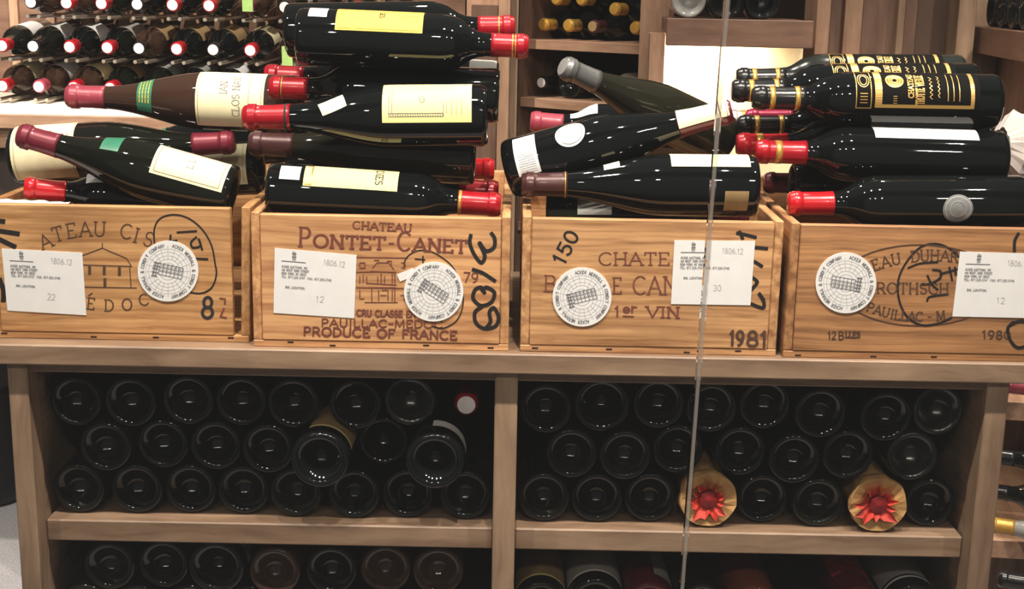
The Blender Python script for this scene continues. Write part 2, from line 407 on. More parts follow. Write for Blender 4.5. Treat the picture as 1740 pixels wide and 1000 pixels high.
def bottle(base, tip, kind='bordeaux', glass='black_glass', cap=('red_foil', .05), bands=(), labels=(), label='', group=None, name='wine_bottle', keep=False, minimal=False):
    base, tip = Vector(base), Vector(tip)
    d = tip-base; sc = d.length/.30
    if keep: sc = max(.94, min(1.06, sc))
    d, u, s = axis_frame(d)
    root = empty(name, base)
    M = Matrix(((u.x, s.x, d.x), (u.y, s.y, d.y), (u.z, s.z, d.z)))
    root.rotation_euler = M.to_euler(); root.scale = (min(sc, .985), min(sc, .985), sc)     # long bottles stay slim
    tag(root, label, 'bottle', group)
    link('glass_body', body_mesh(kind, glass), root)
    if cap:
        c = link('capsule', capsule_mesh(kind, cap[1], cap[0]), root)
        if len(cap) > 2: link('capsule_disc', cached(('disc', cap[2]), lambda: MB().lathe([(.0128, .3009), (.0128, .3014), (0, .3014)], 24).mesh('capsule_disc', cap[2])), c)
        for b in bands: link('foil_band', ring_mesh(kind, b[0], b[1], b[2] if len(b) > 2 else 'gold_foil'), c)
    sg = 1 if s.y <= 0 else -1
    for L in labels:
        f = wrap(kind, L['z'], L.get('phi', 40), sg, L.get('off', .0006))
        o = patch(f, L['w'], L['h'], L.get('rot', 0), disc=L.get('disc', False)).build(L.get('name', 'paper_label'), L.get('mat', 'cream_paper'), root, smooth=True)
        for pr in L.get('prints', ()):
            mb = MB(); strokes(mb, subdivide(pr['lines'], .0035), pr['width'], wrap(kind, L['z'], L.get('phi', 40), sg, L.get('off', .0006)+.0003), pr.get('contrast', 0))
            mb.build('label_print', pr.get('mat', 'ink_grey'), o)
    return root
def rect_lines(w_, h_): return [[(-w_/2, -h_/2), (w_/2, -h_/2), (w_/2, h_/2), (-w_/2, h_/2), (-w_/2, -h_/2)]]
def text_on(txt, cx, cy, h, vertical=True, sgn=1, maxw=None, serif=True):
    """lettering centred at (cx, cy) in label coordinates, reading across the bottle when vertical"""
    pls, wd = glyph_lines(txt, serif); k = h
    if maxw and wd*k > maxw: k = maxw/wd
    o = []
    for pl in pls:
        q = []
        for x, y in pl:
            X, Y = (x-wd/2)*k, (y-.5)*h
            q.append((cx+Y, cy-sgn*X) if vertical else (cx+sgn*X, cy+Y))
        o.append(q)
    return o
def row_lines(x0, x1, ys): return [[(x0, y), (x1, y)] for y in ys]
def col_lines(y0, y1, xs): return [[(x, y0), (x, y1)] for x in xs]

# ================================================================== STRUCTURE
ZT = at(870, 601, -0.012).z            # top of the display rack's top board
tag(MB().box((-3, -2.2, -.02), (3, 2.6, 0)).build('floor', 'carpet_grey'), kind='structure')
tag(MB().box((-2.6, 2.15, 0), (2.2, 2.25, 2.7)).build('wall_back', 'wall_brown'), kind='structure')
tag(MB().box((1.75, -.6, 0), (1.85, 2.15, 2.7)).build('wall_right', 'wall_brown'), kind='structure')

# ------------------------------------------------------------------ front display rack
YF = -0.012; DEPTH = .52
rack = tag(empty('display_rack', (0, YF, 0)), 'long walnut display rack with two bays carrying four wine crates on top', 'rack')
def rp(name, lo, hi, mat, ch=.0015): return box_part(name, (lo[0], lo[1]-YF, lo[2]), (hi[0], hi[1]-YF, hi[2]), mat, rack, ch)
XL = at(12, 660, .0).x; XLi = at(46, 660, 0).x
XR = at(1717, 664, .0).x; XRi = at(1679, 664, 0).x
C0, C1 = at(841, 650, 0).x, at(880, 655, 0).x
TB = .0275
rp('top_board', (XL-.035, YF, ZT-TB), (XR+.06, YF+DEPTH, ZT), 'rack_wood_x', .002)
zr = ZT-TB
rp('front_rail', (XL, .012, zr-.016), (XR, .034, zr), 'rack_wood_x')
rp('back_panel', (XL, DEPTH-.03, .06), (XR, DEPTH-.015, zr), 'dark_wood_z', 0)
for a, b in ((XL, XLi), (C0, C1), (XRi, XR)):
    rp('post', (a, .004, 0), (b, .044, zr), 'rack_wood_z')
    rp('side_panel', (a+.003, .044, .04), (b-.003, DEPTH-.03, zr), 'rack_wood_y', 0)
zs1 = at(870, 897, .037).z
SH = .031
for a, b in ((XLi, C0), (C1, XRi)):
    rp('shelf_board', (a+.0005, .037, zs1-SH), (b-.0005, DEPTH-.032, zs1), 'rack_wood_x', .002)
zs2, zs3 = at(870, 1080, .04).z, at(870, 1098, .04).z
for a, b, z in ((XLi, C0, zs3), (C1, XRi, zs2)):
    rp('shelf_board', (a+.0005, .037, z-SH), (b-.0005, DEPTH-.032, z), 'rack_wood_x', .002)

# ------------------------------------------------------------------ bottles lying base-out in the rack
def settle(pts, xlo, xhi, zlo, zhi):
    """push discs apart until none overlap"""
    P = [[x, z, r] for x, z, r in pts]
    for it in range(900):
        for i in range(len(P)):
            for j in range(i+1, len(P)):
                dx, dz = P[j][0]-P[i][0], P[j][1]-P[i][1]; dd = math.hypot(dx, dz); m = P[i][2]+P[j][2]+.0012
                if dd < m and dd > 1e-6:
                    k = (m-dd)/dd*.5
                    P[i][0] -= dx*k; P[i][1] -= dz*k; P[j][0] += dx*k; P[j][1] += dz*k
        for p in P:
            p[1] -= .00015
            p[0] = min(max(p[0], xlo+p[2]), xhi-p[2]); p[1] = min(max(p[1], zlo+p[2]), zhi-p[2])
    return P
def base_out(pixels, xlo, xhi, zlo, zhi, group, lab, special=None):
    special = special or {}
    pts = []
    for i, (px, py) in enumerate(pixels):
        p = at(px, py, .065); k = 'burgundy' if special.get(i, {}).get('kind') == 'burgundy' else 'bordeaux'
        sc = .97
        pts.append((p.x, p.z, .0415 if special.get(i, {}).get('wrapped') else (.0375 if k == 'bordeaux' else .041)*sc))
    P = settle(pts, xlo, xhi, zlo, zhi)
    rnd = random.Random(3)
    for i, (x, z, r) in enumerate(P):
        sp = special.get(i, {})
        k = sp.get('kind', 'bordeaux'); y = .062+rnd.uniform(-.006, .010)+sp.get('dy', 0)
        if sp.get('wrapped'): wrapped(x, z, y-.012, r, sp['wrapped'], i); continue
        gl = sp.get('glass', rnd.choice(['black_glass', 'green_glass', 'dusty_glass', 'black_glass']))
        base = Vector((x, y, z)); tip = base+Vector((0, .291, 0))
        if sp.get('neck'): base, tip = tip, base
        bottle(base, tip, k, gl, sp.get('cap', ('black_foil', .05)), labels=sp.get('labels', ()), label=sp.get('label', lab(i) if callable(lab) else lab), group=None if 'label' in sp else group)
def wrapped(x, z, y, r, label, seed):
    root = tag(empty('paper_wrapped_bottle', (x, y, z)), label, 'bottle', None)
    rnd = random.Random(seed); seg = 28
    def rings(prof, amp):
        mb = MB(); vs = []; fs = []
        for (rr, yy) in prof:
            for i in range(seg):
                t = 2*math.pi*i/seg; poly = math.cos(math.pi/7)/math.cos(((t+.3) % (2*math.pi/7))-math.pi/7)
                q = rr*(.55+.45*poly) if rr > r*.6 else rr
                j = rnd.uniform(-amp, amp)
                vs.append(((q+j*.6)*math.cos(t), yy+j, (q+j*.6)*math.sin(t)))
        for a in range(len(prof)-1):
            for i in range(seg):
                j = (i+1) % seg; fs.append((a*seg+i, a*seg+j, (a+1)*seg+j, (a+1)*seg+i))
        return mb.add(vs, fs)
    rings([(r*.30, .012), (r*.62, .001), (r*.97, -.003), (r*1.0, .006), (r*.80, .035), (r*.80, .18), (r*.55, .225), (r*.42, .28), (r*.1, .285)], .0018).build('kraft_wrapper', 'kraft_paper', root)
    # crumpled red tissue star with a dark wax seal pushed into the base
    mb = MB(); vs = []; fs = []; n = 26
    for i in range(n):
        t = 2*math.pi*i/n; o = r*(.66 if i % 2 else .48)*rnd.uniform(.7, 1.15)
        if t > math.pi: o *= 1.25
        vs.append((r*.26*math.cos(t), .004, r*.26*math.sin(t))); vs.append((o*math.cos(t), -.0065+rnd.uniform(-.002, .001), o*math.sin(t)))
    for i in range(n):
        j = (i+1) % n; fs.append((2*i, 2*j, 2*j+1, 2*i+1))
    mb.add(vs, fs).build('red_tissue', 'red_tissue', root)
    MB().add([(r*.3*math.cos(2*math.pi*i/18)*rnd.uniform(.9, 1.05), -.003, r*.3*math.sin(2*math.pi*i/18)) for i in range(18)]+[(0, -.006, 0)], [(i, (i+1) % 18, 18) for i in range(18)]).build('wax_seal', 'dark_red_wax', root)

LB = [(141, 817), (237, 821), (330, 824), (420, 830), (513, 838), (605, 849), (700, 855), (790, 853),
      (185, 742), (270, 763), (361, 752), (455, 765), (548, 782), (655, 769), (757, 805),
      (120, 677), (225, 681), (321, 677), (424, 672), (519, 685), (622, 677), (718, 690), (806, 678)]
tanlab = dict(z=.10, phi=28, w=.11, h=.10, mat='tan_paper', name='paper_label')
whitelab = dict(z=.05, phi=40, w=.016, h=.075, mat='white_paper', name='paper_label')
base_out(LB, XLi+.003, C0-.003, zs1+.0005, zr-.002, 'bottles lying base out in the left bay', lambda i: 'dark bottle lying base out %s, bay holding the yellow edged label' % ('on the shelf board' if i < 8 else 'between two layers' if i < 15 else 'close under the rail'),
         {12: dict(kind='burgundy', labels=[dict(tanlab, z=.085, h=.075), dict(z=.029, phi=28, w=.006, h=.075, off=.0012, mat='pale_yellow_paper', name='label_border')], label='dark bottle lying base out with a tan label edged in yellow', dy=-.048),
          14: dict(kind='burgundy', labels=[dict(z=.045, phi=42, w=.024, h=.07, mat='white_paper')], label='dark bottle lying base out with a white label band beside the divider', dy=-.048),
          13: dict(glass='black_glass', dy=.03), 22: dict(neck=True, cap=('red_foil', .05, 'white_foil'), label='bottle turned neck out with red foil beside the centre post')})
RB = [(917, 853), (998, 840), (1078, 857), (1179, 853), (1283, 857), (1386, 857), (1485, 857), (1579, 870),
      (919, 767), (1005, 752), (1120, 786), (1244, 790), (1336, 790), (1436, 782), (1571, 800),
      (930, 690), (1008, 690), (1095, 700), (1187, 725), (1290, 698), (1390, 702), (1512, 727), (1600, 700)]
base_out(RB, C1+.003, XRi-.003, zs1+.0005, zr-.002, 'bottles lying base out in the right bay', lambda i: 'dark bottle lying base out %s, bay of the paper wrapped bottles' % ('on the shelf board' if i < 8 else 'between two layers' if i < 15 else 'close under the rail'),
         {3: dict(wrapped='bottle wrapped in kraft paper with orange red tissue, close to the glass joint'), 6: dict(wrapped='bottle wrapped in kraft paper with crimson tissue and dark seal, nearer the rack end post'),
          16: dict(kind='burgundy', labels=[dict(z=.07, phi=20, w=.10, h=.12, mat='tan_paper')], label='dark bottle lying base out with a wide tan label under the top board')})
LB2 = [(130, 1035), (227, 1035), (322, 1035), (415, 1035), (512, 1035), (605, 1035), (698, 1035), (788, 1035),
       (181, 968), (271, 968), (368, 972), (470, 968), (567, 968), (659, 970), (752, 970)]
base_out(LB2, XLi+.003, C0-.003, zs3+.0005, zs1-SH-.002, 'bottles lying base out low in the left bay', lambda i: 'dark bottle lying base out on the lowest shelf, %s layer, bay nearest the carpet' % ('bottom' if i < 8 else 'upper'),
         {10: dict(kind='burgundy', dy=-.01, labels=[dict(z=.07, phi=20, w=.09, h=.11, mat='grey_paper')], label='dark bottle with a grey paper label lying base out on the lower shelf'),
          11: dict(glass='brown_glass'), 13: dict(glass='brown_glass'), 14: dict(glass='brown_glass')})
RB2 = [(908, 1034), (1002, 1034), (1088, 1034), (1178, 1034), (1285, 1034), (1372, 1034), (1452, 1034), (1550, 1034)]
edge = lambda m: dict(z=.026, phi=0, w=.005, h=.10, off=.0012, mat=m, name='label_border')
base_out(RB2, C1+.003, XRi-.003, zs2+.0005, zs1-SH-.002, 'labelled bottles on the lower shelf', 'dark wine bottle on the lower shelf among the labelled and red bottles',
         {0: dict(labels=[dict(z=.086, phi=0, w=.12, h=.10, mat='tan_paper'), edge('pale_yellow_paper')], label='bottle with a tan label edged in cream beside the centre post, lower shelf'),
          1: dict(kind='burgundy', labels=[dict(z=.086, phi=0, w=.12, h=.11, mat='grey_paper'), edge('white_paper')], label='bottle with a grey label edged in white on the lower shelf'),
          2: dict(glass='red_glass', labels=[dict(z=.09, phi=55, w=.12, h=.055, mat='grey_paper')], label='red bottle with a grey label on its side, lower shelf'),
          4: dict(glass='rose_glass', label='pink rosé bottle lying base out on the lower shelf'),
          6: dict(glass='red_glass', labels=[dict(z=.10, phi=0, w=.09, h=.06, mat='red_tissue')], label='red bottle with an orange red label on the lower shelf'),
          7: dict(kind='burgundy', labels=[dict(z=.10, phi=5, w=.13, h=.11, mat='grey_paper'), edge('white_paper')], label='bottle with a wide grey label by the rack end post, lower shelf')})

# ------------------------------------------------------------------ crates
def crate(k, pl, pr, ptop, pym, Yf, W_, label, gapr=0.0):
    xl, xr = at(pl, pym, Yf).x, at(pr, pym, Yf).x
    H = at((pl+pr)/2, ptop, Yf).z-ZT
    D = .465; t = .0115
    xc = (xl+xr)/2; w2 = (xr-xl)/2
    root = tag(empty('wine_crate', (xc, Yf, ZT)), label, 'crate')
    mx, my = 'crate_pine_%d_x' % k, 'crate_pine_%d_y' % k
    bt = .009
    box_part('bottom_board', (-w2, .001, 0.0002), (w2, D, bt), mx, root, .0008)
    fp = box_part('end_panel', (-w2+t+.0005, 0, bt+.0006), (w2-t-.0005-gapr, .0125, H), mx, root, .0012)
    box_part('end_panel', (-w2+t, D-.0125, bt), (w2-t, D, H), mx, root, .0012)
    for sx in (-1, 1):
        a, b = sorted((sx*w2, sx*(w2-t)))
        s_ = box_part('side_board', (a, .0015, bt), (b, D-.0005, H+.002), my, root, .0012)
        if sx == 1 and gapr: s_.rotation_euler = (0, math.radians(1.6), 0); s_.location.x += .0035
    rnd = random.Random(k)
    for i in range(4):      # nail heads along the edges
        x = -w2+.03+(2*w2-.06)*i/3+rnd.uniform(-.02, .02)
        MB().box((-.004, -.0006, -.0012), (.004, .0004, .0012), .0003).build('staple', 'nail_metal', root, (x, .0012, rnd.uniform(.003, .007)))
    return root, fp, Yf, xc, H
def on_face(c, px, py, off):
    p = at(px, py, c[2]); return (p.x-c[3], -off, p.z-ZT)
def print_px(c, pls, wpx, mat, name, off=.0004, contrast=0.0, parent=None):
    mb = MB(); strokes(mb, pls, wpx, lambda x, y, e_: on_face(c, x, y, off+e_), contrast)
    # the strokes lie on the end panel: make them children of it
    fp = parent or c[1]
    o = mb.build(name, mat, fp, (0, 0, 0))
    o.location = -Vector(fp.location) if parent is None else (0, 0, 0)
    return o
def text_px(txt, a, b, h, serif=True, gap=.14):
    """polylines in photo measure: baseline from a to b, cap height h"""
    pls, wd = glyph_lines(txt, serif, gap)
    ux, uy = (b[0]-a[0])/wd, (b[1]-a[1])/wd
    l = math.hypot(ux, uy); nx, ny = uy/l*h, -ux/l*h
    return [[(a[0]+x*ux+y*nx, a[1]+x*uy+y*ny) for x, y in pl] for pl in pls]
def text_arc(txt, pts, h, serif=True):
    """single letters at given spots: (cx, cy of baseline, rotation in degrees clockwise)"""
    out = []
    for ch, (cx, cy, rot) in zip(txt, pts):
        pls, wd = glyph_lines(ch, serif); c, s = math.cos(math.radians(rot)), math.sin(math.radians(rot))
        for pl in pls:
            q = []
            for x, y in pl:
                X, Y = (x-wd/2)*h, -y*h
                q.append((cx+X*c-Y*s, cy+X*s+Y*c))
            out.append(q)
    return out
def sub(c, sc, ox, oy): return lambda pts: [(ox+x/sc, oy+y/sc) for x, y in pts]
def paper_px(c, quad, name, mat, off=.0009):
    """thin sheet stuck on the end panel; quad in photo measure, tl tr br bl"""
    mb = MB(); f = [on_face(c, x, y, off) for x, y in quad]; g = [on_face(c, x, y, .0001) for x, y in quad]
    mb.add(f+g, [(0, 3, 2, 1), (4, 5, 6, 7), (0, 1, 5, 4), (1, 2, 6, 5), (2, 3, 7, 6), (3, 0, 4, 7)])
    fp = c[1]; return mb.build(name, mat, fp, -Vector(fp.location))
def lot_label(c, quad, seed, tail):
    p = paper_px(c, quad, 'lot_label', 'white_paper')
    (x0, y0), (x1, y1), (x2, y2), (x3, y3) = quad
    def m(u, v):
        tx, ty = x0+(x1-x0)*u, y0+(y1-y0)*u; bx, by = x3+(x2-x3)*u, y3+(y2-y3)*u
        return (tx+(bx-tx)*v, ty+(by-ty)*v)
    def T(t, u0, v, u1, h): return text_px(t, m(u0, v), m(u1, v), h, False, .22)
    ls = []
    for i, t in enumerate(('ACKER AUCTIONS, INC', '160 WEST 72ND STREET', 'NEW YORK, NY 10023')):
        ls += T(t, .09, .285+.052*i, .09+.30*len(t)/18, 3.6)
    ls += T('TEL: 877.225.3747  FAX: 877.225.3748', .09, .441, .70, 3.4)
    ls += T('BIN, LOCATION:', .14, .60, .38, 3.4)
    o = print_px(c, ls, .62, 'ink_grey', 'typed_address', .0012, 0, p)
    g = [[m(.09, .185), m(.38, .185)], [m(.225, .03), m(.225, .16)], [m(.24, .03), m(.24, .16)], [m(.255, .04), m(.255, .16)], [m(.215, .06), m(.265, .06)], [m(.215, .11), m(.265, .11)]]
    print_px(c, g, 1.2, 'ink_grey', 'letterhead_mark', .0012, 0, p)
    print_px(c, text_px('1806.12', m(.60, .19), m(.86, .20), 9, False), .8, 'ink_faint', 'pencil_note', .0012, 0, p)
    print_px(c, text_px(tail, m(.52, .78), m(.62, .78), 10, False), .8, 'ink_faint', 'pencil_count', .0012, 0, p)
    return p
def seal(c, cx, cy, r, rot):
    fp = c[1]; mb = MB(); n = 48
    top = [on_face(c, cx+r*math.cos(2*math.pi*i/n), cy+r*math.sin(2*math.pi*i/n), .0016) for i in range(n)]
    bot = [on_face(c, cx+r*math.cos(2*math.pi*i/n), cy+r*math.sin(2*math.pi*i/n), .0001) for i in range(n)]
    mb.add(top+bot, [tuple(range(n))]+[(i, (i+1) % n, n+(i+1) % n, n+i)[::-1] for i in range(n)])
    p = mb.build('round_seal', 'white_paper', fp, -Vector(fp.location))
    def R(x, y):
        a = math.radians(rot); return (cx+(x*math.cos(a)-y*math.sin(a))*r, cy+(x*math.sin(a)+y*math.cos(a))*r)
    g = []
    for q in (.28, .40, .52, .64, .74):
        g.append([R(q*math.cos(t*math.pi/20), q*math.sin(t*math.pi/20)) for t in range(41)])
    for i in range(20):
        t = i*math.pi/10+.1; g.append([R(.40*math.cos(t), .40*math.sin(t)), R(.74*math.cos(t), .74*math.sin(t))])
    print_px(c, g, .55, 'ink_faint', 'globe_lines', .0018, 0, p)
    txt = 'ACKER MERRALL & CONDIT COMPANY . '*2; L = []
    for i, ch in enumerate(txt):
        a = -90+360*i/len(txt)
        for pl in glyph_lines(ch, False)[0]:
            q = []
            for x, y in pl:
                X, Y = (x-.4)*.080, y*.100
                aa = math.radians(a)
                ca, sa = math.cos(aa), math.sin(aa)
                q.append(R((.80+Y)*ca-X*sa, (.80+Y)*sa+X*ca))
            L.append(q)
    print_px(c, L, .9, 'ink_grey', 'ring_lettering', .0018, 0, p)
    b = []
    for i in range(6): b.append([R(-.48+.14*i+.05*j, -.22+.0*j) for j in range(2)])
    for yy in (-.20, -.08, .04, .16): b.append([R(-.30, yy), R(.48, yy)])
    for i in range(7): b.append([R(-.30+.13*i, -.20), R(-.30+.13*i, .16)])
    for i in range(12): b.append([R(-.26+.065*i, -.16), R(-.26+.065*i, -.11)]); b.append([R(-.26+.065*i, -.03), R(-.26+.065*i, .01)])
    print_px(c, b, .9, 'ink_grey', 'building_drawing', .0019, 0, p)
    b = [[R(-.46, -.2), R(-.46, .24)], [R(-.38, -.2), R(-.38, .24)], [R(-.50, -.2), R(-.34, -.2)], [R(-.5, 0), R(-.34, 0)], [R(-.5, .24), R(-.34, .24)], [R(-.5, .12), R(-.3, .12)], [R(-.5, -.1), R(-.3, -.1)]]
    print_px(c, b, 1.7, 'ink_grey', 'tower_drawing', .002, 0, p)

# --- crate 1
c1 = crate(1, -20, 420, 350, 465, .018, 0, 'pine wine crate stencilled with an arched name over a little château', .008)
q = sub(c1, 3.448, 0, 330)
T = text_arc('ATEAUCIS', [(x/3.448, 330+y/3.448, r) for x, y, r in ((283, 312, -24), (350, 270, -16), (425, 252, -9), (503, 243, -4), (583, 243, 2), (735, 256, 8), (790, 278, 14), (858, 300, 20))], 24)
print_px(c1, T, 2.3, 'print_dark', 'stencilled_name', contrast=.35)
T = text_arc('EDOC', [(x/3.448, 330+y/3.448, r) for x, y, r in ((530, 672, 6), (640, 682, 0), (748, 676, -6), (850, 648, -14))], 19)
T += [q([(520, 592), (540, 578)])]
print_px(c1, T, 2.3, 'print_dark', 'stencilled_region', contrast=.35)
H_ = [q(l) for l in ([(470, 362), (600, 314), (742, 374), (770, 420)], [(480, 412), (772, 421)], [(760, 424), (768, 544)], [(480, 541), (800, 547)], [(600, 314), (600, 286)])]
print_px(c1, H_, 1.5, 'print_dark', 'chateau_drawing')
Wn = [q([(x, y), (x, y+36)]) for x, y in ((525, 426), (611, 428), (700, 433))]+[q([(615, 496), (615, 538)])]
print_px(c1, Wn, 5.0, 'print_dark', 'chateau_windows')
print_px(c1, text_px('8', q([(1180, 722)])[0], q([(1250, 724)])[0], 35, False), 5, 'ink_black', 'stencilled_year')
print_px(c1, [q(l) for l in ([(1290, 608), (1318, 612), (1318, 640)], [(1312, 668), (1292, 715), (1325, 722)])], 3, 'print_brown', 'stencilled_year')
mk = [smooth_line(q(l)) for l in ([(905, 285), (905, 200), (940, 140), (1020, 118), (1110, 142), (1190, 210), (1240, 300), (1260, 400), (1268, 470), (1240, 545), (1180, 578), (1120, 574)], )]
print_px(c1, mk, 2.6, 'marker_black', 'marker_circle')
mk = [smooth_line(q(l)) for l in ([(1040, 222), (1150, 215)], [(970, 278), (1035, 270)], [(1000, 240), (995, 300)], [(1150, 250), (1120, 280), (1130, 310), (1175, 300), (1165, 262), (1185, 322)], [(1140, 375), (1215, 378)])]
print_px(c1, mk, 3.4, 'marker_black', 'marker_numbers')
mk = [smooth_line(q(l)) for l in ([(-60, 150), (20, 158)], [(-60, 205), (105, 230)], [(-60, 235), (85, 305)], [(0, 500), (20, 560), (20, 620)])]
for l_ in mk: print_px(c1, [l_], 8, 'marker_black', 'marker_stroke')
lot_label(c1, [(3, 422), (140, 429), (147, 535), (13, 527)], 1, '22')
seal(c1, 286, 460, 51.5, 12)

# --- crate 2
c2 = crate(2, 428, 866, 367, 475, 0, 0, 'pine wine crate stencilled PRODUCE OF FRANCE with the numerals 3100 in marker')
q = sub(c2, 3.448, 420, 330)
T = text_px('CHATEAU', q([(618, 200)])[0], q([(962, 218)])[0], 12.5)
print_px(c2, T, 2.4, 'print_brown', 'stencilled_name', contrast=.35)
T = text_px('P', q([(302, 303)])[0], q([(368, 306)])[0], 32)+text_px('ONTET', q([(388, 307)])[0], q([(808, 323)])[0], 21)+text_px('-', q([(825, 323)])[0], q([(862, 325)])[0], 24)
T += text_px('C', q([(880, 327)])[0], q([(955, 330)])[0], 31)+text_px('ANET', q([(975, 330)])[0], q([(1285, 342)])[0], 21)
print_px(c2, T, 4.4, 'print_brown', 'stencilled_name', contrast=.45)
T = text_px('CRU CLASSE EN', q([(642, 712)])[0], q([(985, 720)])[0], 10.5, False)+text_px('PAUILLAC-MEDOC', q([(435, 772)])[0], q([(1145, 782)])[0], 12.5, False)
print_px(c2, T, 2.4, 'print_brown', 'stencilled_region')
T = text_px('PRODUCE OF FRANCE', q([(330, 825)])[0], q([(1228, 850)])[0], 14, False)
print_px(c2, T, 3.2, 'print_brown', 'stencilled_origin')
print_px(c2, text_px('79', q([(1268, 512)])[0], q([(1352, 515)])[0], 16), 2.4, 'print_brown', 'stencilled_year')
D = [[(640, 368), (940, 372)], [(640, 545), (920, 550)], [(690, 632), (880, 632)], [(640, 455), (760, 452)], [(735, 430), (760, 400), (830, 400), (860, 440)], [(720, 450), (870, 455)], [(705, 520), (875, 530)], [(712, 545), (870, 545)],
     [(660, 400), (690, 400), (690, 430), (660, 430), (660, 400)], [(745, 385), (770, 385), (770, 405)], [(820, 390), (845, 390), (845, 410)], [(905, 400), (925, 400), (925, 430), (905, 430)],
     [(660, 480), (660, 520)], [(680, 470), (680, 515)], [(700, 480), (700, 520)], [(765, 480), (765, 515)], [(785, 462), (785, 520)], [(805, 480), (805, 515)], [(850, 455), (850, 520)], [(865, 455), (865, 520)],
     [(730, 545), (730, 630)], [(770, 560), (770, 620)], [(790, 560), (825, 560), (825, 620)], [(850, 560), (850, 620)], [(865, 545), (865, 630)], [(660, 560), (660, 610), (685, 610)], [(900, 590), (920, 590), (920, 620)], [(780, 590), (815, 590)]]
print_px(c2, [q(l) for l in D], 1.5, 'print_brown', 'chateau_drawing')
mk = [smooth_line(q(l)) for l in ([(920, 430), (930, 375), (990, 332), (1070, 332), (1150, 375), (1215, 440), (1260, 560), (1262, 660), (1225, 740), (1150, 782), (1085, 772)], )]
print_px(c2, mk, 2.0, 'marker_black', 'marker_circle')
mk = [smooth_line(q(l)) for l in ([(985, 378), (1040, 382)], [(1030, 362), (1030, 400)])]
print_px(c2, mk, 2.4, 'marker_black', 'marker_numbers')
mk = [smooth_line(q(l)) for l in ([(1315, 228), (1300, 270), (1325, 300), (1360, 290), (1345, 265)], [(1318, 300), (1350, 370), (1390, 400), (1390, 330)], [(1310, 240), (1305, 285), (1330, 350), (1370, 398), (1392, 360), (1362, 285), (1400, 330), (1445, 310), (1450, 260), (1432, 228)],
      [(1325, 440), (1380, 460), (1450, 505)], [(1390, 575), (1370, 545), (1335, 560), (1325, 610), (1370, 650), (1430, 630), (1448, 575), (1405, 545), (1375, 560)],
      [(1370, 660), (1335, 690), (1340, 750), (1390, 785), (1455, 770), (1472, 715), (1445, 665), (1420, 690), (1425, 745), (1400, 780)])]
print_px(c2, mk[2:], 6.2, 'marker_black', 'marker_numerals')
lot_label(c2, [(467, 421), (606, 433), (602, 540), (465, 531)], 2, '12')
seal(c2, 737, 495, 50.5, 32)
paper_px(c2, [(674, 466), (702, 455), (705, 468), (680, 478)], 'torn_tape', 'white_paper', .0007)

# --- crate 3
c3 = crate(3, 886, 1326, 374, 485, 0, 0, 'pine wine crate stencilled 1er VIN and 1981, behind the glass joint')
q = sub(c3, 3.225, 860, 330)
T = text_px('CHATE', q([(508, 386)])[0], q([(895, 386)])[0], 21)
print_px(c3, T, 2.6, 'print_brown', 'stencilled_name', contrast=.4)
T = text_px('B', q([(208, 530)])[0], q([(272, 532)])[0], 27)+text_px('E', q([(585, 543)])[0], q([(632, 543)])[0], 27)+text_px('CAN', q([(695, 545)])[0], q([(935, 547)])[0], 30)
print_px(c3, T, 2.6, 'print_brown', 'stencilled_name', contrast=.4)
T = text_px('1', q([(596, 668)])[0], q([(622, 668)])[0], 17)+text_px('VIN', q([(770, 672)])[0], q([(948, 676)])[0], 18)
T += [q(arc(660, 632, 16, 15, 0, 330)), q([(645, 632), (676, 632)]), q([(690, 612), (690, 646)]), q([(690, 630), (700, 616), (716, 618)]), q([(642, 666), (698, 668)])]
print_px(c3, T, 3.0, 'print_brown', 'stencilled_grade', contrast=.3)
print_px(c3, text_px('19', q([(1225, 825)])[0], q([(1300, 828)])[0], 24, False)+text_px('81', q([(1318, 830)])[0], q([(1432, 834)])[0], 25, False), 4.6, 'print_dark', 'stencilled_year')
mk = text_px('150', q([(318, 388)])[0], q([(402, 222)])[0], 23, False)
print_px(c3, mk, 3.6, 'marker_black', 'marker_numerals')
mk = [smooth_line(q(l)) for l in ([(1268, 212), (1300, 218), (1366, 234)], [(1280, 205), (1295, 240)], [(1362, 290), (1428, 296)], [(1362, 368), (1400, 392)], [(1350, 455), (1375, 480), (1345, 520)], [(1345, 600), (1405, 620), (1412, 590), (1388, 545), (1410, 575)])]
print_px(c3, mk, 5.6, 'marker_black', 'marker_numerals')
lot_label(c3, [(1146, 408), (1283, 409), (1275, 518), (1140, 516)], 3, '30')
seal(c3, 989, 504, 50, -14)

# --- crate 4
c4 = crate(4, 1338, 1782, 385, 495, -.004, 0, 'darker pine wine crate stencilled 12 Blles inside a printed oval')
q = sub(c4, 3.225, 1300, 330)
T = text_arc('EAUDUHAR', [(1300+x/3.225, 330+y/3.225, r) for x, y, r in ((615, 412, -18), (668, 396, -14), (722, 382, -10), (826, 366, -5), (876, 362, -2), (930, 362, 1), (985, 364, 4), (1035, 368, 7))], 18)
print_px(c4, T, 2.3, 'print_dark', 'stencilled_name', contrast=.4)
T = text_px('ROTHSCH', q([(612, 540)])[0], q([(1005, 545)])[0], 18)
print_px(c4, T, 2.3, 'print_dark', 'stencilled_name', contrast=.4)
T = text_arc('PAUILLAC-M', [(1300+x/3.225, 330+y/3.225, r) for x, y, r in ((570, 640, 20), (612, 655, 17), (656, 668, 14), (692, 677, 12), (722, 683, 10), (760, 687, 7), (802, 690, 4), (846, 692, 1), (902, 692, -2), (965, 688, -5))], 15)
print_px(c4, T, 2.3, 'print_dark', 'stencilled_name', contrast=.4)
O = [q(arc(845, 497, 445, 222, 0, 360, 60))]
print_px(c4, O, 2.0, 'print_dark', 'stencilled_oval')
